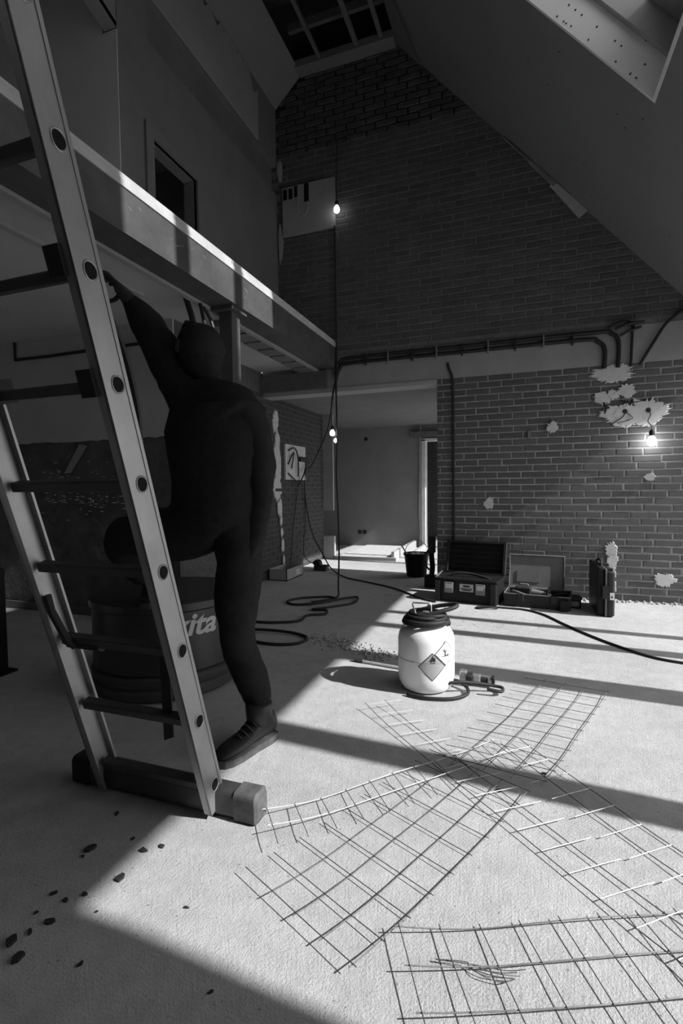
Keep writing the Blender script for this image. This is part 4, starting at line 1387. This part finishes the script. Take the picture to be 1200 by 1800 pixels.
MB().rbox(c0 + ay * .15 - ax * .12 + Z * .10, ax, ay, Z, .07, .045, .055, .02).build('motor_body', 'dark_plastic', pt_)
MB().tube([c0 + ay * .15 - ax * .05 + Z * .11, c0 + ay * .14 + ax * .07 + Z * .10], .03, 12, r2=.02).build('gear_neck', 'steel', pt_)
MB().lathe(c0 + ay * .14 + ax * .09 + Z * .09, [(.02, -.02), (.055, -.012), (.055, .012), (.02, .02)], 16, ay, Z, ax).build('chuck', 'black_plastic', pt_)
MB().tube([c0 + ay * .06 + ax * .10 + Z * .05, c0 + ay * .06 + ax * .10 + Z * .12], .014, 10).build('side_grip', 'pale_plastic', pt_)
MB().tube([c0 + ay * .2 - ax * .17 + Z * .13, c0 + ay * .2 - ax * .15 + Z * .165, c0 + ay * .2 - ax * .09 + Z * .165, c0 + ay * .2 - ax * .08 + Z * .13], .009, 8).build('handle', 'grey_plastic', pt_)
MB().tube(smooth_path([c0 + ay * .2 - ax * .2 + Z * .06, c0 + ay * .05 - ax * .2 + Z * .13, c0 + ay * .03 - ax * .05 + Z * .095, c0 + ay * .05 + ax * .1 + Z * .08]), .008, 6).build('lead', 'grey_plastic', pt_)
MB().tube(smooth_path([c0 + ay * .2 + ax * .02 + Z * .05, c0 + ay * .16 + ax * .14 + Z * .10, c0 + ay * .2 + ax * .24 + Z * .10, c0 + ay * .18 + ax * .34 + Z * .03]), .008, 6).build('lead', 'rubber', pt_)

# closed black case standing on its side
uc = thing('closed_tool_case', 'closed black tool case standing upright on the right with a white sticker', 'tool case', (.66, 4.62, 0))
MB().rbox((.632, 4.64, .20), (1, 0, 0), (0, 1, 0), (0, 0, 1), .032, .235, .195, .02).build('shell', 'black_plastic', uc)
MB().rbox((.697, 4.60, .185), (1, 0, 0), (0, 1, 0), (0, 0, 1), .030, .225, .18, .02).build('shell', 'dark_plastic', uc)
MB().obox((.665, 4.62, .192), (1, 0, 0), (0, 1, 0), (0, 0, 1), .006, .238, .190).build('closing_seam', 'grey_plastic', uc)
MB().obox((.66, 4.372, .20), (1, 0, 0), (0, 1, 0), (0, 0, 1), .022, .004, .05).build('latch', 'dark_plastic', uc)
MB().obox((.706, 4.3735, .17), (1, 0, 0), (0, 1, 0), (0, 0, 1), .016, .0015, .028).build('sticker', 'white_paper', uc)
MB().obox((.704, 4.3715, .165), (1, 0, 0), (0, 1, 0), (0, 0, 1), .006, .001, .007).build('sticker_print', 'ink', uc)
MB().tube([(.64, 4.50, .385), (.64, 4.50, .41), (.66, 4.60, .42), (.66, 4.72, .42), (.65, 4.76, .41), (.65, 4.76, .385)], .011, 8).build('carry_handle', 'rubber', uc)
for y in (4.46, 4.72):
    MB().obox((.69, y, .37), (1, 0, 0), (0, 1, 0), (0, 0, 1), .028, .03, .012).build('latch', 'dark_plastic', uc)

bk = thing('battery_block', 'small dark battery block on the floor between the grey and black cases', 'battery', (.465, 4.67, 0))
MB().rbox((.465, 4.67, .05), (1, 0, 0), (0, 1, 0), (0, 0, 1), .048, .055, .05, .01).build('pack', 'black_plastic', bk)
MB().obox((.465, 4.62, .088), (1, 0, 0), (0, 1, 0), (0, 0, 1), .055, .012, .008).build('rail', 'dark_plastic', bk)
MB().obox((.465, 4.613, .04), (1, 0, 0), (0, 1, 0), (0, 0, 1), .03, .004, .02).build('contact_panel', 'grey_plastic', bk)

bu = Vector((-1.125, 5.80, 0))
bo = thing('bucket', 'black builders bucket with a wire handle in the opening beside the pillar', 'bucket', bu)
MB().lathe(bu, [(.11, 0), (.115, .01), (.142, .245), (.152, .25), (.152, .275), (.140, .275), (.134, .26), (.115, .08), (.01, .08)], 32).build('pail', 'black_plastic', bo, smooth=True)
MB().tube(smooth_path([bu + Vector((-.15, 0, .25)), bu + Vector((-.11, .03, .36)), bu + Vector((0, .05, .42)), bu + Vector((.11, .03, .36)), bu + Vector((.15, 0, .25))]), .004, 6).build('wire_handle', 'steel', bo)
for k in range(14):
    rr = random.Random(k)
    a, r_ = rr.uniform(0, 6.28), rr.uniform(0, .09)
    MB().lathe(bu + Vector((math.cos(a) * r_, math.sin(a) * r_, .25)), [(.005, -.03), (.03, -.01), (.028, .015), (.01, .03)], 7).build('rubble_lump', 'gravel' if k % 2 else 'patch', bo)
MB().tube([bu + Vector((-.08, 0, .2)), bu + Vector((-.17, -.03, .36))], .008, 6).build('tool_handle', 'wood', bo)

dt = thing('standing_tool', 'black power tool standing upright at the pillar corner beside the bucket', 'tool', (-.86, 5.22, 0))
MB().rbox((-.85, 5.20, .06), (1, 0, 0), (0, 1, 0), (0, 0, 1), .07, .05, .06, .012).build('battery_foot', 'black_plastic', dt)
MB().tube(smooth_path([(-.85, 5.2, .12), (-.84, 5.2, .22), (-.85, 5.2, .34), (-.84, 5.2, .40)]), .028, 10).build('grip', 'black_plastic', dt)
MB().rbox((-.845, 5.2, .45), (1, 0, 0), (0, 1, 0), (0, 0, 1), .035, .05, .09, .015).build('motor_body', 'dark_plastic', dt)
MB().tube(smooth_path([(-.87, 5.19, .40), (-.91, 5.19, .34), (-.91, 5.19, .24), (-.87, 5.19, .18)]), .010, 8).build('guard', 'rubber', dt)

# cardboard tray and charger by the left brick wall
tr = thing('cardboard_tray', 'open cardboard tray at the foot of the left brick wall', 'box', (-2.57, 5.28, 0))
m = MB()
m.box(-2.69, -2.46, 5.06, 5.51, 0, .01)
m.box(-2.69, -2.46, 5.06, 5.068, 0, .13)
m.box(-2.69, -2.46, 5.502, 5.51, 0, .13)
m.box(-2.69, -2.682, 5.06, 5.51, 0, .13)
m.box(-2.468, -2.46, 5.06, 5.51, 0, .13)
m.build('tray', 'cardboard', tr)
MB().box(-2.4595, -2.458, 5.32, 5.40, .04, .09).build('label', 'white_paper', tr)
MB().box(-2.458, -2.4575, 5.335, 5.385, .05, .08).build('label_print', 'cardboard', tr)
MB().box(-2.66, -2.55, 5.1, 5.3, .01, .09).build('packet', 'rubber', tr)
ch = thing('battery_charger', 'small dark battery charger on the sunlit floor by the brick wall', 'charger', (-2.38, 5.86, 0))
MB().rbox((-2.36, 5.86, .035), (1, 0, 0), (0, 1, 0), (0, 0, 1), .085, .06, .035, .012).build('housing', 'dark_plastic', ch)
MB().prism([(-2.44, 5.81, .07), (-2.36, 5.81, .07), (-2.37, 5.81, .12), (-2.42, 5.81, .14), (-2.46, 5.81, .11)], (0, .09, 0)).build('battery', 'black_plastic', ch)

# ================================================================== LOOSE STUFF ON THE FLOOR


def floor_pt(px, py):
    d_ = fw * F_PX + rt2 * (px - 600) - up2 * (py - 900)
    t = -CAM_H / d_.z
    return Vector((d_.x * t, d_.y * t, 0))


rr = random.Random(21)
for px, py, s_ in [(158, 1493, 9), (145, 1506, 4), (234, 1475, 4), (252, 1496, 7), (284, 1489, 6), (210, 1545, 8), (95, 1571, 5), (115, 1584, 5), (149, 1573, 5), (64, 1605, 4), (87, 1621, 7), (53, 1639, 5), (19, 1658, 10), (29, 1686, 10), (140, 1696, 5), (205, 1431, 5), (327, 1596, 4), (370, 1745, 4), (170, 1603, 3), (877, 1391, 6), (955, 1360, 4)]:
    p = floor_pt(px, py)
    q = (p - Vector((0, 0, CAM_H))).length / F_PX * s_
    m_ = MB()
    n_ = 7
    pts = []
    a0_ = rr.uniform(0, 6)
    for i in range(n_):
        a = 2 * math.pi * i / n_
        k = rr.uniform(.6, 1.15)
        x_, y_ = math.cos(a) * q * k, math.sin(a) * q * k * .6
        pts.append(p + Vector((x_ * math.cos(a0_) - y_ * math.sin(a0_), x_ * math.sin(a0_) + y_ * math.cos(a0_), .0005)))
    m_.prism(pts, (0, 0, q * .35))
    tag(m_.build('debris_chip', 'crumb'), 'dark crumb of debris lying on the concrete floor', 'debris', 'dark crumbs scattered over the concrete')
# ridge of loose screed crumbs, and rubble along the foot of the pillar
gr = MB()


def lump(c, s_):
    k = 6
    gr.lathe(c, [(s_ * .5, 0), (s_ * rr.uniform(.8, 1.1), s_ * .4), (s_ * .55, s_ * .9), (s_ * .1, s_ * 1.05)], 5, (math.cos(k), math.sin(k), 0), (-math.sin(k), math.cos(k), 0))


a_, b_ = floor_pt(555, 1118), floor_pt(690, 1158)
for k in range(420):
    t = rr.random()
    c = a_.lerp(b_, t) + Vector((rr.gauss(0, .05), rr.gauss(0, .055), 0))
    lump(c, rr.uniform(.003, .011))
for k in range(320):
    x = rr.uniform(-.7, 1.6)
    lump(Vector((x, YB - abs(rr.gauss(0, .045)) - .004, 0)), rr.uniform(.004, .016))
for k in range(120):
    c = floor_pt(rr.gauss(840, 60), rr.gauss(1090, 18))
    if c.y < 4.4:
        lump(c, rr.uniform(.002, .005))
tag(gr.build('loose_crumbs', 'gravel'), 'loose screed crumbs on the floor and along the wall foot', 'rubble', kind='stuff')
